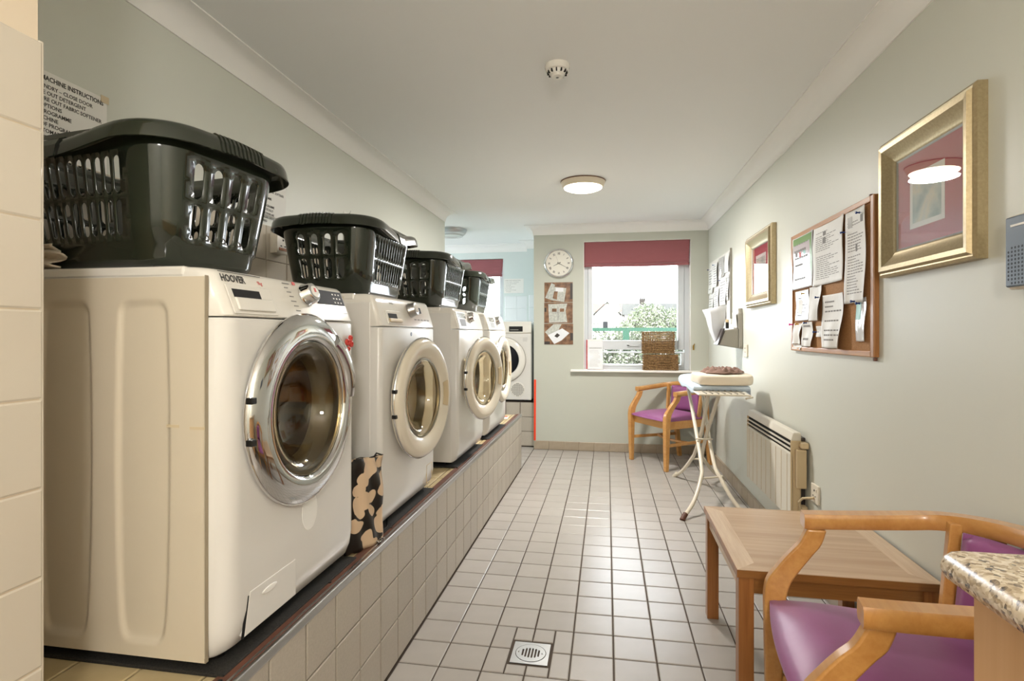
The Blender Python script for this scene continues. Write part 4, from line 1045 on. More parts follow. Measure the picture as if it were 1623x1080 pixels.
def notice(label, ya, yb, za, zb, m='paper', curl=.012, wav=0., lines=0, extra=(), x=XR-.0135, skew=0, group='papers on the cork board', seed=1):
    """ya>yb : left and right edges as seen, za top, zb bottom"""
    rd = random.Random(seed); yc, zc = (ya+yb)/2, (za+zb)/2; w, h = ya-yb, za-zb
    t = thing('notice', label, 'notice', (x, yc, zc), 0, group); ph = rd.uniform(0, 6)
    def off(u, v): return -.0035-curl*(abs(u-.5)*2)**2*(.5+.5*v)*(1 if u > .5 else .5)-wav*(.5+.5*sin(u*9+ph+v*2))*v-.002*sin(v*7+ph)
    def f(u, v): return (off(u, v), (.5-u)*w+wav*.9*sin(v*5+ph)*(u-.2), (.5-v)*h+skew*(u-.5))
    MB().grid(f, 22, 26).build('sheet', m, t, smooth=60, solid=.0006)
    if lines:
        mb = MB()
        for k in range(lines):
            v = .12+.8*k/lines
            if rd.random() < .12: continue
            u0, u1 = .1, .1+.8*rd.uniform(.45, 1); n = 6
            for j in range(n):
                a, b = u0+(u1-u0)*j/n, u0+(u1-u0)*(j+.82)/n; q = [f(a, v), f(b, v), f(b, v+.25/lines), f(a, v+.25/lines)]
                mb.add([(p[0]-.0009, p[1], p[2]) for p in q], [(0, 1, 2, 3)])
        mb.build('print', 'ink_soft', t)
    for nm, mm, (u0, u1, v0, v1) in extra:
        mb = MB().grid(lambda u, v: (f(u0+(u1-u0)*u, v0+(v1-v0)*v)[0]-.0010, f(u0+(u1-u0)*u, v0+(v1-v0)*v)[1], f(u0+(u1-u0)*u, v0+(v1-v0)*v)[2]), 8, 8); mb.build(nm, mm, t, smooth=60)
    return t
notice('green headed laminated notice at the top left of the cork board', 3.083, 2.795, 1.672, 1.405, 'laminate', .004, 0, 6, (('green_header', 'green_p', (.05, .95, .03, .15)), ('green_strip', 'green_p', (.85, .95, .15, .97)), ('picture', 'ink_soft', (.14, .24, .30, .38)), ('picture', 'red', (.32, .42, .30, .40)), ('picture', 'teal_p', (.52, .64, .30, .37))), seed=1)
notice('large printed notice with two small pictures, top middle of the cork board', 2.785, 2.450, 1.672, 1.400, 'paper', .010, .002, 24, (('picture', 'ink_soft', (.33, .43, .13, .19)), ('picture', 'ink_soft', (.33, .43, .23, .32))), seed=2)
notice('tall curled printed notice at the top right of the cork board', 2.430, 2.250, 1.665, 1.300, 'paper', .012, .007, 26, (('picture', 'grey_plastic', (.12, .32, .06, .18)), ('picture', 'ink_soft', (.75, .9, .08, .16)), ('picture', 'ink_soft', (.45, .55, .37, .45))), seed=3)
notice('faded colour leaflet below the green headed notice', 3.040, 2.850, 1.395, 1.245, 'laminate', .003, 0, 7, (('picture', 'paper', (.2, .5, .3, .8)),), seed=4)
notice('small curled white sheet in the middle left of the cork board', 2.835, 2.680, 1.400, 1.240, 'paper', .018, .008, 0, seed=5)
notice('crumpled narrow sheet at the bottom left corner of the cork board', 3.070, 2.945, 1.232, 1.128, 'paper', .008, .010, 0, seed=6)
notice('narrow wavy sheet at the bottom left beside the corner sheet', 2.935, 2.790, 1.236, 1.118, 'paper', .010, .008, 3, seed=7)
notice('tiny white card pinned in the lower middle of the cork board', 2.755, 2.685, 1.215, 1.165, 'paper', .002, 0, 0, seed=8)
notice('long crinkled letter hanging in the lower centre of the cork board', 2.670, 2.440, 1.350, 1.117, 'paper', .020, .012, 9, seed=9)
notice('narrow green and white leaflet at the lower right of the cork board', 2.345, 2.260, 1.318, 1.150, 'laminate', .004, .004, 0, (('green_patch', 'teal_p', (.02, .5, .02, .5)),), seed=10)
notice('small white strip along the bottom left edge of the cork board', 3.085, 2.955, 1.125, 1.098, 'paper', .004, .002, 0, seed=11)
pm_ = thing('x', '', ''); bpy.data.objects.remove(pm_)
def pin(y, z, m, label, x=XR-.018, grp='push pins on the notice boards'):
    o = MB().lathe([(.001, -.006), (.001, .004), (.0045, .005), (.003, .008), (.003, .014), (.0055, .017), (.0055, .020), (.001, .021)], 12, (0, 0, 0), 'x').tf(Matrix.Diagonal((-1, 1, 1, 1))).build('push_pin', m, smooth=40)
    o.location = (x-.006, y, z); tag(o, label, 'pin', grp)
for y, z, m, l in ((2.285, 1.640, 'pin_blue', 'dark blue push pin at the top right of the tall curled notice'),
    (2.425, 1.590, 'pin_blue', 'dark blue push pin between the two large notices of the cork board'),
    (2.330, 1.305, 'pin_blue', 'dark push pin at the bottom of the tall curled notice'),
    (2.700, 1.345, 'pin_blue', 'dark push pin in the small curled white sheet on the cork board'),
    (2.285, 1.295, 'pin_blue', 'dark push pin at the top of the narrow green and white leaflet'),
    (3.060, 1.228, 'pin_pink', 'pink push pin in the bottom left corner sheet of the cork board'),
    (2.965, 1.228, 'pin_amber', 'amber push pin beside the pink one on the cork board'),
    (2.850, 1.232, 'pin_blue', 'dark push pin in the narrow wavy sheet on the cork board'),
    (2.725, 1.188, 'pin_blue', 'dark push pin through the tiny white card'),
    (2.880, 1.375, 'pin_amber', 'amber push pin in the faded colour leaflet')): pin(y, z, m, l)

# second, paper covered board by the corner
t = thing('notice_board', 'paper covered notice board on the right wall by the far corner', 'notice board', (XR, 5.04, 1.56))
MB().box(-.010, 0, -.45, .46, -.30, .29).build('panel', 'paper_flat', t); MB().box(-.016, 0, -.456, -.45, -.26, .30).build('frame_side', 'grey_plastic', t)
for i, (a, b, c, d, l, sd) in enumerate(((5.50, 5.28, 1.80, 1.56, 'cream notice at the top left of the far corner board', 21), (5.26, 5.06, 1.815, 1.60, 'curled grey notice at the top of the far corner board', 22), (5.02, 4.80, 1.83, 1.66, 'grey printed picture notice on the far corner board', 23), (4.79, 4.61, 1.835, 1.68, 'white card at the top right of the far corner board', 24), (4.98, 4.72, 1.645, 1.42, 'white list in the middle of the far corner board', 25), (5.24, 5.02, 1.58, 1.40, 'small print sheet in the lower middle of the far corner board', 26), (5.50, 5.27, 1.54, 1.30, 'white sheet at the lower left of the far corner board', 27), (5.22, 4.74, 1.40, 1.285, 'wide white sheet along the bottom of the far corner board', 28), (4.71, 4.62, 1.66, 1.45, 'narrow brown edged strip at the right of the far corner board', 29))):
    notice(l, a, b, c, d, 'laminate' if sd == 23 else 'paper', .015 if sd == 22 else .006, .004, 8 if sd != 24 else 0, x=XR-.0115, group='papers on the far corner board', seed=sd)
for y, z, l in ((5.45, 1.785, 'dark pin at the top left of the far corner board'), (5.20, 1.80, 'dark pin in the curled grey notice'), (4.93, 1.635, 'dark pin above the white list on the far board'), (4.76, 1.40, 'dark pin low on the far corner board')): pin(y, z, 'pin_blue', l, XR-.014)

# grey holder with white sleeve
t = thing('wall_holder', 'grey wall mounted holder with a sloping pocket below the small gold picture', 'holder', (XR, 4.30, 1.07))
MB().rings([[(-.001, y, z) for y, z in [(-.075, 0), (.075, 0), (.078, .02), (.07, .26), (.05, .30), (-.05, .30), (-.07, .26), (-.078, .02)]], [(-.030, y*.94, z) for y, z in [(-.075, 0.004), (.075, 0.004), (.078, .02), (.07, .26), (.05, .296), (-.05, .296), (-.07, .26), (-.078, .02)]]]).build('back_plate', 'grey_plastic', t, bevel=.006)
MB().hexa([(-.165, -.07, .028), (-.165, .07, .028), (-.03, .07, -.005+.01), (-.03, -.07, .005)], [(-.125, -.07, .135), (-.125, .07, .135), (-.03, .07, .150), (-.03, -.07, .150)]).build('pocket', 'grey_plastic', t, bevel=.005)
MB().hexa([(-.178, -.072, .030), (-.178, .072, .030), (-.166, .072, .030), (-.166, -.072, .030)], [(-.136, -.072, .150), (-.136, .072, .150), (-.124, .072, .150), (-.124, -.072, .150)]).build('pocket_lip', 'photo_dark', t, bevel=.003)
MB().grid(lambda u, v: (-.034-.012*sin(u*pi)-.010*v, .055-.10*u, .150+.12*(1-.25*abs(u-.5))*v), 10, 10).build('paper_slip', 'paper_flat', t, smooth=60, solid=.002)
MB().lathe([(.012, 0), (.012, .045)], 14, (-.095, .0, .150), cap0=True, cap1=True).build('bottle_neck', 'black', t, bevel=.002)
MB().lathe([(.013, 0), (.012, .022)], 14, (-.095, .0, .195), cap0=True, cap1=True).build('bottle_cap', 'cream_edge', t, bevel=.002)
t = thing('white_sleeve', 'white cone shaped sleeve leaning out of the grey wall holder', 'sleeve', (XR-.17, 4.33, 1.085), 0)
R = []
for v in range(9):
    k = v/8; w = .012+.070*k**.9; zc = .010+.285*k; cx = .015-.018*k; dd = .006+.05*k
    R.append([(cx+w*x*1.05+.004*sin(v+q), .02+dd*y, zc+.018*k*(-x)*(-1)+(.0)) for q, (x, y) in enumerate([(-1, -.2), (-.6, -1), (0, -1), (.6, -.9), (1, -.3), (1, .4), (.5, 1), (-.5, 1), (-1, .4)])])
MB().rings(R, True, True, False).build('sleeve', 'white_sheet', t, smooth=45, solid=.0012)
socket('small cream wall switch below the grey holder on the right wall', (XR, 4.12, 1.062), -pi/2, 'wall_switch')

# intercom
t = thing('intercom', 'slate blue wall intercom with a dotted speaker at the right edge', 'intercom', (XR, 1.390, 1.372))
MB().box(-.028, -.001, -.11, .115, -.088, .088).build('back_shell', 'socket', t, bevel=.006)
MB().box(-.036, -.028, -.108, .110, -.083, .083).build('face_plate', 'blue_grey', t, bevel=.005)
dt = MB()
for i in range(9):
    for j in range(10):
        if (i, j) not in ((0, 0), (0, 9)): y, z = .098-.011*i, -.074+.0092*j; dt.lathe([(.0028, .0362), (.001, .0362)], 8, (0, y, z), 'x').tf(Matrix.Diagonal((1, 1, 1, 1)))
dt.v = [(-abs(p[0]), p[1], p[2]) for p in dt.v]; dt.build('speaker_holes', 'dark', t)
MB().box(-.0375, -.036, .035, .09, .058, .063).build('indicator_bar', 'paper_flat', t)

# heater
def heater():
    t = thing('panel_heater', 'cream electric panel heater with black slots low on the right wall', 'heater', (XR, 3.36, .25)); hy = .435; Hh = .440
    MB().box(-.066, -.022, -hy+.02, hy-.02, .005, Hh-.01).build('back_box', 'cream_edge', t, bevel=.004)
    # front shell with ribs and three slots
    MB().box(-.076, -.062, -hy, hy, .0, .335).build('front_panel', 'cream', t, bevel=.006)
    for k in range(2): z = .350+k*.024; MB().box(-.077, -.070, -hy+.008, hy-.008, z, z+.009).build('louvre', 'cream', t, bevel=.0015)
    MB().box(-.0662, -.064, -hy+.008, hy-.008, .335, .412).build('slot_void', 'dark', t)
    MB().hexa([(-.077, -hy, .398), (-.030, -hy, .398), (-.030, hy, .398), (-.077, hy, .398)], [(-.064, -hy, Hh), (-.028, -hy, Hh), (-.028, hy, Hh), (-.064, hy, Hh)]).build('top_rail', 'cream', t, bevel=.006)
    for sy in (-1, 1): MB().box(-.077, -.030, min(sy*hy, sy*(hy-.010)), max(sy*hy, sy*(hy-.010)), 0, .40).build('end_cap', 'cream_edge', t, bevel=.004)
    for k in range(9): y = -hy+.06+k*.094; MB().box(-.0772, -.0755, y, y+.003, .012, .322).build('panel_groove', 'cream_edge', t)
    MB().box(-.058, -.012, -hy-.030, -hy, .17, .36).build('thermostat', 'cream_edge', t, bevel=.004)
    MB().box(-.04, -.004, -hy-.038, -hy+.02, .365, .395).build('bracket', 'cream_edge', t, bevel=.006)
    MB().box(-.045, -.004, -hy-.030, -hy+.02, .05, .082).build('bracket', 'cream_edge', t, bevel=.010)
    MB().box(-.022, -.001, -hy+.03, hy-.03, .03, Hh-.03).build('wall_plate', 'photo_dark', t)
heater()
socket('cream wall socket feeding the panel heater on the right wall', (XR, 2.80, .425), -pi/2)
tag(MB().tube([(XR-.013, 2.80, .405), (XR-.050, 2.84, .39), (XR-.052, 2.885, .36), (XR-.035, 2.90, .30), (XR-.03, 2.903, .25)], .006, 8).build('heater_cable', 'cream_edge', smooth=60), 'cream cable looping from the wall socket to the panel heater', 'cable')

# ------------------------------------------------------------------ furniture
def armchair(label, loc, rz, grp='purple armchairs'):
    t = thing('armchair', label, 'chair', loc, rz, grp)      # faces local -y
    # seat rails
    st_ = MB()
    st_.box(-.235, .235, -.235, -.210, .355, .425)
    st_.box(-.200, .200, .200, .225, .355, .420)
    for sx in (-1, 1): st_.hexa([(sx*.262, -.23, .355), (sx*.238, -.23, .355), (sx*.205, .215, .355), (sx*.229, .215, .355)], [(sx*.262, -.23, .425), (sx*.238, -.23, .425), (sx*.205, .215, .42), (sx*.229, .215, .42)])
    st_.build('seat_rail', 'chairwood', t, bevel=.004)
    def seat(top):
        def f(u, v):
            x = (u-.5)*2; y = v; w = .258-.035*v; r = 1
            hh = .425+(.045*(1-abs(x)**4)*(1-abs(2*v-1)**4)+.012 if top else 0)
            cx = x*w*(1-.06*abs(2*v-1)**6); return (cx, -.262-.018*(1-x*x)*(1-v)+.465*v*(1-.03*abs(x)**6), hh)
        return f
    b_ = MB().grid(seat(True), 20, 20)
    n = 21; k0 = len(b_.v); b_.grid(seat(False), 20, 20)
    edge = [i for i in range(n)]+[n*(i+1)+n-1 for i in range(n-1)]+[n*n-2-i for i in range(n-1)]+[n*(n-2-i) for i in range(n-2)]
    for i in range(len(edge)): a, c = edge[i], edge[(i+1) % len(edge)]; b_.f.append((a, c, k0+c, k0+a))
    b_.build('seat_cushion', 'purple', t, smooth=70)
    # front posts: leg, then swept arm support
    for sx in (-1, 1):
        R = []
        pts = [(0.0, .250, -.252, .017, .017), (.20, .252, -.252, .020, .021), (.40, .254, -.250, .022, .026), (.45, .254, -.248, .021, .028), (.49, .255, -.238, .019, .030), (.53, .257, -.212, .017, .030), (.57, .260, -.182, .016, .029), (.60, .264, -.158, .016, .027), (.640, .267, -.142, .017, .024)]
        dn = [p + q for p, q in zip([tuple(v) for v in sm([(p[0], p[1], p[2]) for p in pts], 4)], [tuple(v)[:2] for v in sm([(p[3], p[4], 0) for p in pts], 4)])]
        for z, x, y, hx, hy in dn: R.append([(sx*(x-hx), y-hy, z), (sx*(x+hx), y-hy, z), (sx*(x+hx), y+hy, z), (sx*(x-hx), y+hy, z)])
        MB().rings(R).build('leg', 'chairwood', t, bevel=.005, smooth=40, seg=3)
        R = []
        for z, y, hx, hy in [(0, .275, .016, .018), (.2, .250, .018, .021), (.40, .225, .019, .024), (.55, .228, .018, .020), (.70, .240, .016, .016)]:
            x = .205-.02*max(0, (z-.4)); R.append([(sx*(x-hx), y-hy, z), (sx*(x+hx), y-hy, z), (sx*(x+hx), y+hy, z), (sx*(x-hx), y+hy, z)])
        MB().rings(R).build('leg', 'chairwood', t, bevel=.004, smooth=30)
        MB().hexa([(sx*.238, -.235, .205), (sx*.254, -.235, .205), (sx*.214, .245, .205), (sx*.198, .245, .205)], [(sx*.238, -.235, .232), (sx*.254, -.235, .232), (sx*.214, .245, .232), (sx*.198, .245, .232)]).build('stretcher', 'chairwood', t, bevel=.003)
    MB().tube([(-.222, .03, .218), (-.10, -.015, .218), (0, -.025, .218), (.10, -.015, .218), (.222, .03, .218)], .011, 8).build('stretcher', 'chairwood', t, smooth=50)
    # curved arm and back rail
    R = []; N = 40
    for i in range(N+1):
        a = i/N; q = (a-.5)*2
        if abs(q) > .62:
            k = (abs(q)-.62)/.38; x = .283-.012*k; y = .095-.270*k; 
        else:
            th = q/.62*pi/2; x = None
            X = .283*sin(th)**1 if th >= 0 else .283*sin(th); y = .095+.170*cos(th); x = abs(X)
        sgn = 1 if q >= 0 else -1; x = sgn*x
        z = .660+.055*(1-abs(q))**1.2*1.2
        R.append((x, y, z, abs(q)))
    RR = []
    for i, (x, y, z, q) in enumerate(R):
        a = R[max(i-1, 0)]; b = R[min(i+1, N)]; tx, ty = b[0]-a[0], b[1]-a[1]; L = sqrt(tx*tx+ty*ty); nx, ny = ty/L, -tx/L
        w = .026; h = .020
        RR.append([(x+nx*w*c, y+ny*w*c, z+h*d) for c, d in ((-1, -.55), (-.8, -1), (.8, -1), (1, -.55), (1, .55), (.8, 1), (-.8, 1), (-1, .55))])
    MB().rings(RR).build('arm_rail', 'chairwood', t, smooth=35)
    # upholstered back
    def back(off):
        def f(u, v):
            th = (u-.5)*2*radians(50); z = .455+.235*v
            r = .255+off*(1-abs(2*u-1)**6)**.5*(1-abs(2*v-1)**6)**.5
            return (r*sin(th)*.92, -.02+r*cos(th)+.02*v, z)
        return f
    MB().grid(back(.012), 18, 12).grid(back(-.030), 18, 12).build('backrest', 'purple', t, smooth=70, solid=.004, fixn=False)
    for sx in (-1, 1): MB().hexa([(sx*.198, .120, .42), (sx*.222, .120, .42), (sx*.222, .148, .42), (sx*.198, .148, .42)], [(sx*.214, .150, .700), (sx*.238, .150, .700), (sx*.238, .178, .700), (sx*.214, .178, .700)]).build('back_post', 'chairwood', t, bevel=.003)
    return t
armchair('purple seated wooden armchair in the far corner below the window', (.575, 5.215, 0), radians(-57))
armchair('purple seated wooden armchair in the foreground beside the granite worktop', (.675, 1.364, 0), radians(-97.9))

# coffee table
t = thing('coffee_table', 'low square oak veneered table between the foreground armchair and the heater', 'table', (.6835, 2.108, 0), radians(-.8))
hx, hy, H_ = .282, .320, .452; bw = .062
MB().box(-hx+bw, hx-bw, -hy, hy, H_-.022, H_).build('tabletop', 'top_grain', t)
MB().hexa([(-hx, -hy, H_-.022), (-hx+bw, -hy+bw, H_-.022), (-hx+bw, hy-bw, H_-.022), (-hx, hy, H_-.022)], [(-hx, -hy, H_), (-hx+bw, -hy+bw, H_), (-hx+bw, hy-bw, H_), (-hx, hy, H_)]).build('top_border', 'top_band', t)
MB().hexa([(hx-bw, -hy+bw, H_-.022), (hx, -hy, H_-.022), (hx, hy, H_-.022), (hx-bw, hy-bw, H_-.022)], [(hx-bw, -hy+bw, H_), (hx, -hy, H_), (hx, hy, H_), (hx-bw, hy-bw, H_)]).build('top_border', 'top_band', t)
for sy in (-1, 1):
    for sx in (-1, 1):
        q = [(sx*hx, sy*hy), (sx*(hx-bw), sy*hy), (sx*(hx-bw), sy*(hy-bw))]
        MB().rings([[(x, y, H_-.022) for x, y in q], [(x, y, H_) for x, y in q]]).build('top_corner', 'top_grain', t)
for q in ((-hx-.001, hx+.001, -hy-.002, -hy), (-hx-.001, hx+.001, hy, hy+.002)): MB().box(*q, H_-.024, H_-.001).build('top_edge', 'table_rail', t)
for q in ((-hx-.002, -hx, -hy-.001, hy+.001), (hx, hx+.002, -hy-.001, hy+.001)): MB().box(*q, H_-.024, H_-.001).build('top_edge', 'table_leg', t)
for sx in (-1, 1):
    for sy in (-1, 1): MB().box(min(sx*(hx-.004), sx*(hx-.049)), max(sx*(hx-.004), sx*(hx-.049)), min(sy*(hy-.004), sy*(hy-.049)), max(sy*(hy-.004), sy*(hy-.049)), 0, H_-.022).build('leg', 'table_leg', t, bevel=.002)
for sy in (-1, 1): MB().box(-hx+.049, hx-.049, min(sy*(hy-.012), sy*(hy-.030)), max(sy*(hy-.012), sy*(hy-.030)), H_-.075, H_-.022).build('rail', 'table_rail', t)
for sx in (-1, 1): MB().box(min(sx*(hx-.012), sx*(hx-.030)), max(sx*(hx-.012), sx*(hx-.030)), -hy+.049, hy-.049, H_-.075, H_-.022).build('rail', 'top_band', t)

# worktop and its base unit
t = thing('base_cabinet', 'pale beech base cabinet under the granite patterned worktop', 'cabinet', (.70, .10, 0))
MB().box(-.255, .27, -.80, .665, .10, .869).build('carcass', 'beech_panel', t, bevel=.001)
MB().box(-.20, .27, -.80, .64, 0, .10).build('plinth_board', 'brown', t)
for k in range(2): MB().box(-.273, -.256, -.78+.60*k, -.19+.60*k, .12, .85).build('door', 'beech_panel', t, bevel=.002)
wt = MB(); R = []
for x, z in [(.974, .860), (.440, .860), (.428, .8615), (.420, .867), (.416, .876), (.416, .885), (.420, .893), (.428, .8985), (.440, .900), (.974, .900)]: R.append((x-(.006 if x < .9 else 0), z+.009))
wt.rings([[(x, -.70, z) for x, z in R], [(x, .765, z) for x, z in R], [(x+(.006 if x < .9 else 0), .779, z+(.004 if z < .88 else -.004)) for x, z in R]])
tag(wt.build('worktop', 'granite', smooth=30), 'speckled granite patterned worktop in the lower right corner', 'worktop')
t = thing('sink', 'stainless steel inset sink rim in the granite worktop at the right edge', 'sink', (.70, .45, .909))
rr = lambda a, b, r, z: [(sx*(a-r)+r*cos(q0+pi/2*i/6), sy*(b-r)+r*sin(q0+pi/2*i/6), z) for sx, sy, q0 in ((1, 1, 0), (-1, 1, pi/2), (-1, -1, pi), (1, -1, 3*pi/2)) for i in range(7)]
MB().rings([rr(.225, .302, .09, .0005), rr(.224, .301, .09, .006), rr(.205, .282, .08, .007), rr(.200, .277, .08, .003)], True, False, False).build('rim', 'chrome', t, smooth=40)
MB().rings([rr(.200, .277, .08, .0035), rr(.199, .276, .08, .0015)], True, False, True).build('drainer', 'steel', t, smooth=40)

# ironing board
t = thing('ironing_board', 'ironing board with pale blue cover standing near the far armchair and heater', 'ironing board', (0, 0, 0))
ZB = .835
def bw_(y):  # half width along the length
    k = (y-3.58)/(4.66-3.58)
    return .165*(1 if k < .55 else sqrt(max(0.0, 1-((k-.55)/.452)**2.4)))
xc_ = .70
ys = [3.58+1.08*(i/30) for i in range(31)]
L = [(xc_-bw_(y), y) for y in ys]; Rr = [(xc_+bw_(y), y) for y in reversed(ys)]
ol = L+Rr
def shr(k, z): return [(xc_+(x-xc_)*k, 4.1+(y-4.1)*k, z) for x, y in ol]
MB().rings([shr(.97, ZB-.012), shr(1.0, ZB-.006), shr(1.01, ZB+.006), shr(1.0, ZB+.018), shr(.97, ZB+.024)]).build('cover', 'blue_cloth', t, smooth=60)
def drape(u, v):
    i = u*(len(ol)-1); k = int(i); f_ = i-k; a = ol[k]; b = ol[min(k+1, len(ol)-1)]; x, y = a[0]+(b[0]-a[0])*f_, a[1]+(b[1]-a[1])*f_
    s = 1.015+.006*sin(u*60); return (xc_+(x-xc_)*s, 4.1+(y-4.1)*s, ZB+.010-v*(.035+.008*sin(u*33)))
MB().grid(drape, 90, 4).build('cover_edge', 'blue_cloth', t, smooth=60, solid=.002)
MB().box(.530, .825, 3.38, 3.60, ZB-.020, ZB-.010).build('iron_rest', 'white_metal', t, bevel=.008)
rl = MB()
for i in range(7): rl.box(.575+.035*i, .581+.035*i, 3.395, 3.58, ZB-.010, ZB-.004)
rl.build('rest_wires', 'grey_plastic', t)
MB().tube([(.82, 3.50, ZB-.02), (.845, 3.44, ZB-.03), (.80, 3.40, ZB-.035)], .006, 8).build('lever', 'white_metal', t, smooth=50)
r_ = .013
def leg(p, name='leg'): return MB().tube(p, r_, 12).build(name, 'white_metal', t, smooth=50)
leg(sm([(.625, 4.55, ZB-.02), (.640, 4.22, .50), (.640, 3.95, .27), (.620, 3.86, .20), (.560, 3.74, .09), (.482, 3.63, .018)]))
leg(sm([(.735, 4.55, ZB-.02), (.725, 4.22, .50), (.735, 4.00, .27), (.760, 3.93, .20), (.815, 3.85, .09), (.870, 3.80, .018)]))
leg(sm([(.645, 3.70, ZB-.02), (.665, 4.08, .50), (.665, 4.40, .27), (.650, 4.48, .20), (.60, 4.60, .08), (.560, 4.70, .018)]))
leg(sm([(.715, 3.70, ZB-.02), (.705, 4.08, .50), (.72, 4.40, .27), (.745, 4.48, .20), (.83, 4.58, .09), (.915, 4.66, .018)]))
MB().tube([(.628, 4.10, .43), (.74, 4.10, .43)], .006, 8).build('cross_bar', 'white_metal', t, smooth=50)
MB().tube([(.624, 3.87, .205), (.757, 3.94, .205)], .007, 8).build('cross_bar', 'white_metal', t, smooth=50)
MB().tube([(.65, 4.47, .205), (.745, 4.47, .205)], .007, 8).build('cross_bar', 'white_metal', t, smooth=50)
for a, b in (((.494, 3.648, .032), (.468, 3.612, .002)), ((.860, 3.808, .034), (.884, 3.785, .002)), ((.566, 4.688, .032), (.548, 4.716, .002)), ((.903, 4.652, .032), (.930, 4.672, .004))): MB().tube([a, b], .0165, 12).build('foot_cap', 'brown' if a[0] < .5 else 'white_metal', t, smooth=40)
def fold(u, v):
    a = 2*pi*u; e = .35
    x = .165*abs(cos(a))**e*(1 if cos(a) > 0 else -1); y = .17*abs(sin(a))**e*(1 if sin(a) > 0 else -1)
    k = sin(pi*min(max(v, 0), 1))**.35; return (x*(.95+.06*k)+.004*sin(u*40+v*3), y*(.95+.06*k)+.004*sin(u*31), .062*v+.004*sin(u*12.57+1)*v)
mb = MB(); R = [[fold(i/60, j/10) for i in range(60)] for j in range(11)]; mb.rings(R)
tag(place(mb.build('folded_cloth', 'cream_cloth', smooth=60), (.722, 3.73, ZB+.026), (0, 0, radians(3))), 'thick folded cream cloth lying on the near end of the ironing board', 'cloth')
def crum(u, v):
    a = 2*pi*u; r = v; w = .12*(1+.12*sin(3*a+1)+.07*sin(7*a)); h = .034*(1-r**4)*(.75+.45*sin(9*a+14*r)*r+.35*sin(5*a-17*r)*r)+.002
    return (w*1.05*r*cos(a), w*.95*r*sin(a), max(.001, h))
tag(place(MB().grid(crum, 90, 22).build('crumpled_cloth', 'brown_cloth', smooth=70, solid=.003), (.728, 3.74, ZB+.094)), 'crumpled brown pink cloth on top of the folded cream cloth', 'cloth')

# ------------------------------------------------------------------ outside the window
st(MB().box(-40, 60, 7.2, 120, -.55, -.50), 'ground', 'grass')
t = thing('railing', 'green metal railing outside the window with a small plate', 'railing', (.3, 8.6, 0))
MB().box(-3, 4, -.02, .02, 1.225, 1.275).build('top_rail', 'green_rail', t)
MB().box(-.06, .035, -.032, -.022, 1.09, 1.262).build('plate', 'green_rail', t)
for x in (-2.4, -.62, 2.2): MB().box(x-.02, x+.02, -.02, .02, -.5, 1.23).build('post', 'green_rail', t)
def bush(label, boxes, n, size, m, seed, extra=None):
    t = thing('bush', label, 'bush', (boxes[0][0], boxes[0][1], -.5)); rd = random.Random(seed)
    for mi, (mm, cnt) in enumerate(((m, n), (extra, n//4) if extra else (None, 0))):
        if not mm: continue
        mb = MB()
        for i in range(cnt):
            cx, cy, cz, rx, ry, rz_ = rd.choices(boxes, [b[3]*b[5] for b in boxes])[0]
            d = Vector((rd.gauss(0, 1), rd.gauss(0, 1), rd.gauss(0, 1))).normalized()*rd.uniform(.55, 1.03)
            p = Vector((cx+d.x*rx, cy+d.y*ry, cz+d.z*rz_))-Vector((boxes[0][0], boxes[0][1], -.5)); a = Vector((rd.gauss(0, 1), rd.gauss(0, 1), rd.gauss(0, 1))).normalized(); b = a.orthogonal().normalized(); s = size*rd.uniform(.6, 1.3)
            mb.add([p-a*s, p+b*s*.5, p+a*s, p-b*s*.5], [(0, 1, 2, 3)])
        tag(mb.build('foliage' if mi == 0 else 'blossom', mm, t, fixn=False), kind='stuff')
    x, y = boxes[0][:2]; MB().tube([(0, 0, 0), (.05, 0, .6), (0, 0, max(.8, boxes[0][2]+.3))], [.06, .045, .02], 8).build('stem', 'brown', t)
bush('pale flowering hedge just beyond the green railing', [(x, 10.4, .35, .6, .5, 1.02) for x in (-.9, -.3, .3, .9, 1.5, 2.1)], 22000, .032, 'leaf_b', 1, 'petal')
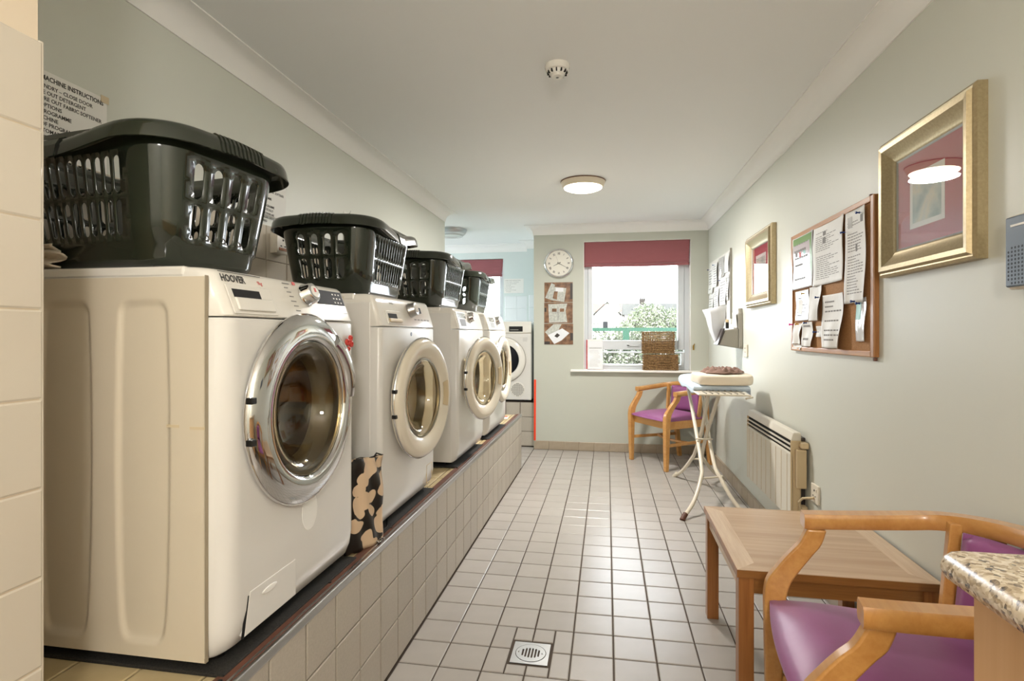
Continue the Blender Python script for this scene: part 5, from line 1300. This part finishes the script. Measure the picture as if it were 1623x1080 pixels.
bush('taller pale green bush at the right behind the hedge', [(1.15, 15.5, 1.0, .75, .8, 1.05), (1.75, 15.5, .8, .6, .8, 1.1), (.7, 15.3, .7, .5, .8, 1.0)], 20000, .036, 'leaf_a', 2, 'petal')
bush('small grey green bush in front of the white gabled house', [(.42, 14.0, .55, .35, .5, .95)], 5000, .032, 'leaf_b', 3)
def house(label, x, y, w, d, h, rh, gable, roof, chim=None):
    t = thing('house', label, 'house', (x, y, -.5))
    MB().box(-w/2, w/2, 0, d, 0, h).build('wall', 'render', t)
    if gable:   # gable faces the room
        MB().rings([[(-w/2, 0.02, h), (w/2, .02, h), (0, .02, h+rh)], [(-w/2, d, h), (w/2, d, h), (0, d, h+rh)]]).build('gable', 'render', t)
        for sx in (-1, 1): MB().hexa([(sx*(w/2+.35), -.4, h-.2), (sx*(w/2+.35), d, h-.2), (0, d, h+rh), (0, -.4, h+rh)], [(sx*(w/2+.35), -.4, h-.05), (sx*(w/2+.35), d, h-.05), (0, d, h+rh+.15), (0, -.4, h+rh+.15)]).build('roof', roof, t)
    else:
        MB().rings([[(-w/2-.3, -.4, h-.1), (-w/2-.3, d+.4, h-.1), (-w/2-.3, d/2, h+rh)], [(w/2+.3, -.4, h-.1), (w/2+.3, d+.4, h-.1), (w/2+.3, d/2, h+rh)]]).build('roof', roof, t)
    wn_ = MB().box(-w*.18, w*.02, -.05, .0, h*.35, h*.75).build('window', 'display', t)
    if chim:
        MB().box(chim-.5, chim+.5, d/2-.4, d/2+.4, h+rh-.5, h+rh+.75).build('chimney', 'chimney_m', t)
        for k in (-.3, .0, .3): MB().lathe([(.13, 0), (.1, .45)], 10, (chim+k, d/2, h+rh+.75), cap1=True).build('chimney_pot', 'chimney_m', t)
house('white gabled house seen through the left of the window', .05, 92, 3.9, 4, 5.0, 1.9, True, 'roof_grey')
house('house with faded red roof behind the white gable', .6, 104, 9.0, 7, 6.0, 1.6, False, 'roof_red')
house('long grey roofed house with a chimney at the right behind the bushes', 9.5, 92, 13.3, 7, 4.9, 1.95, False, 'roof_grey', -3.6)
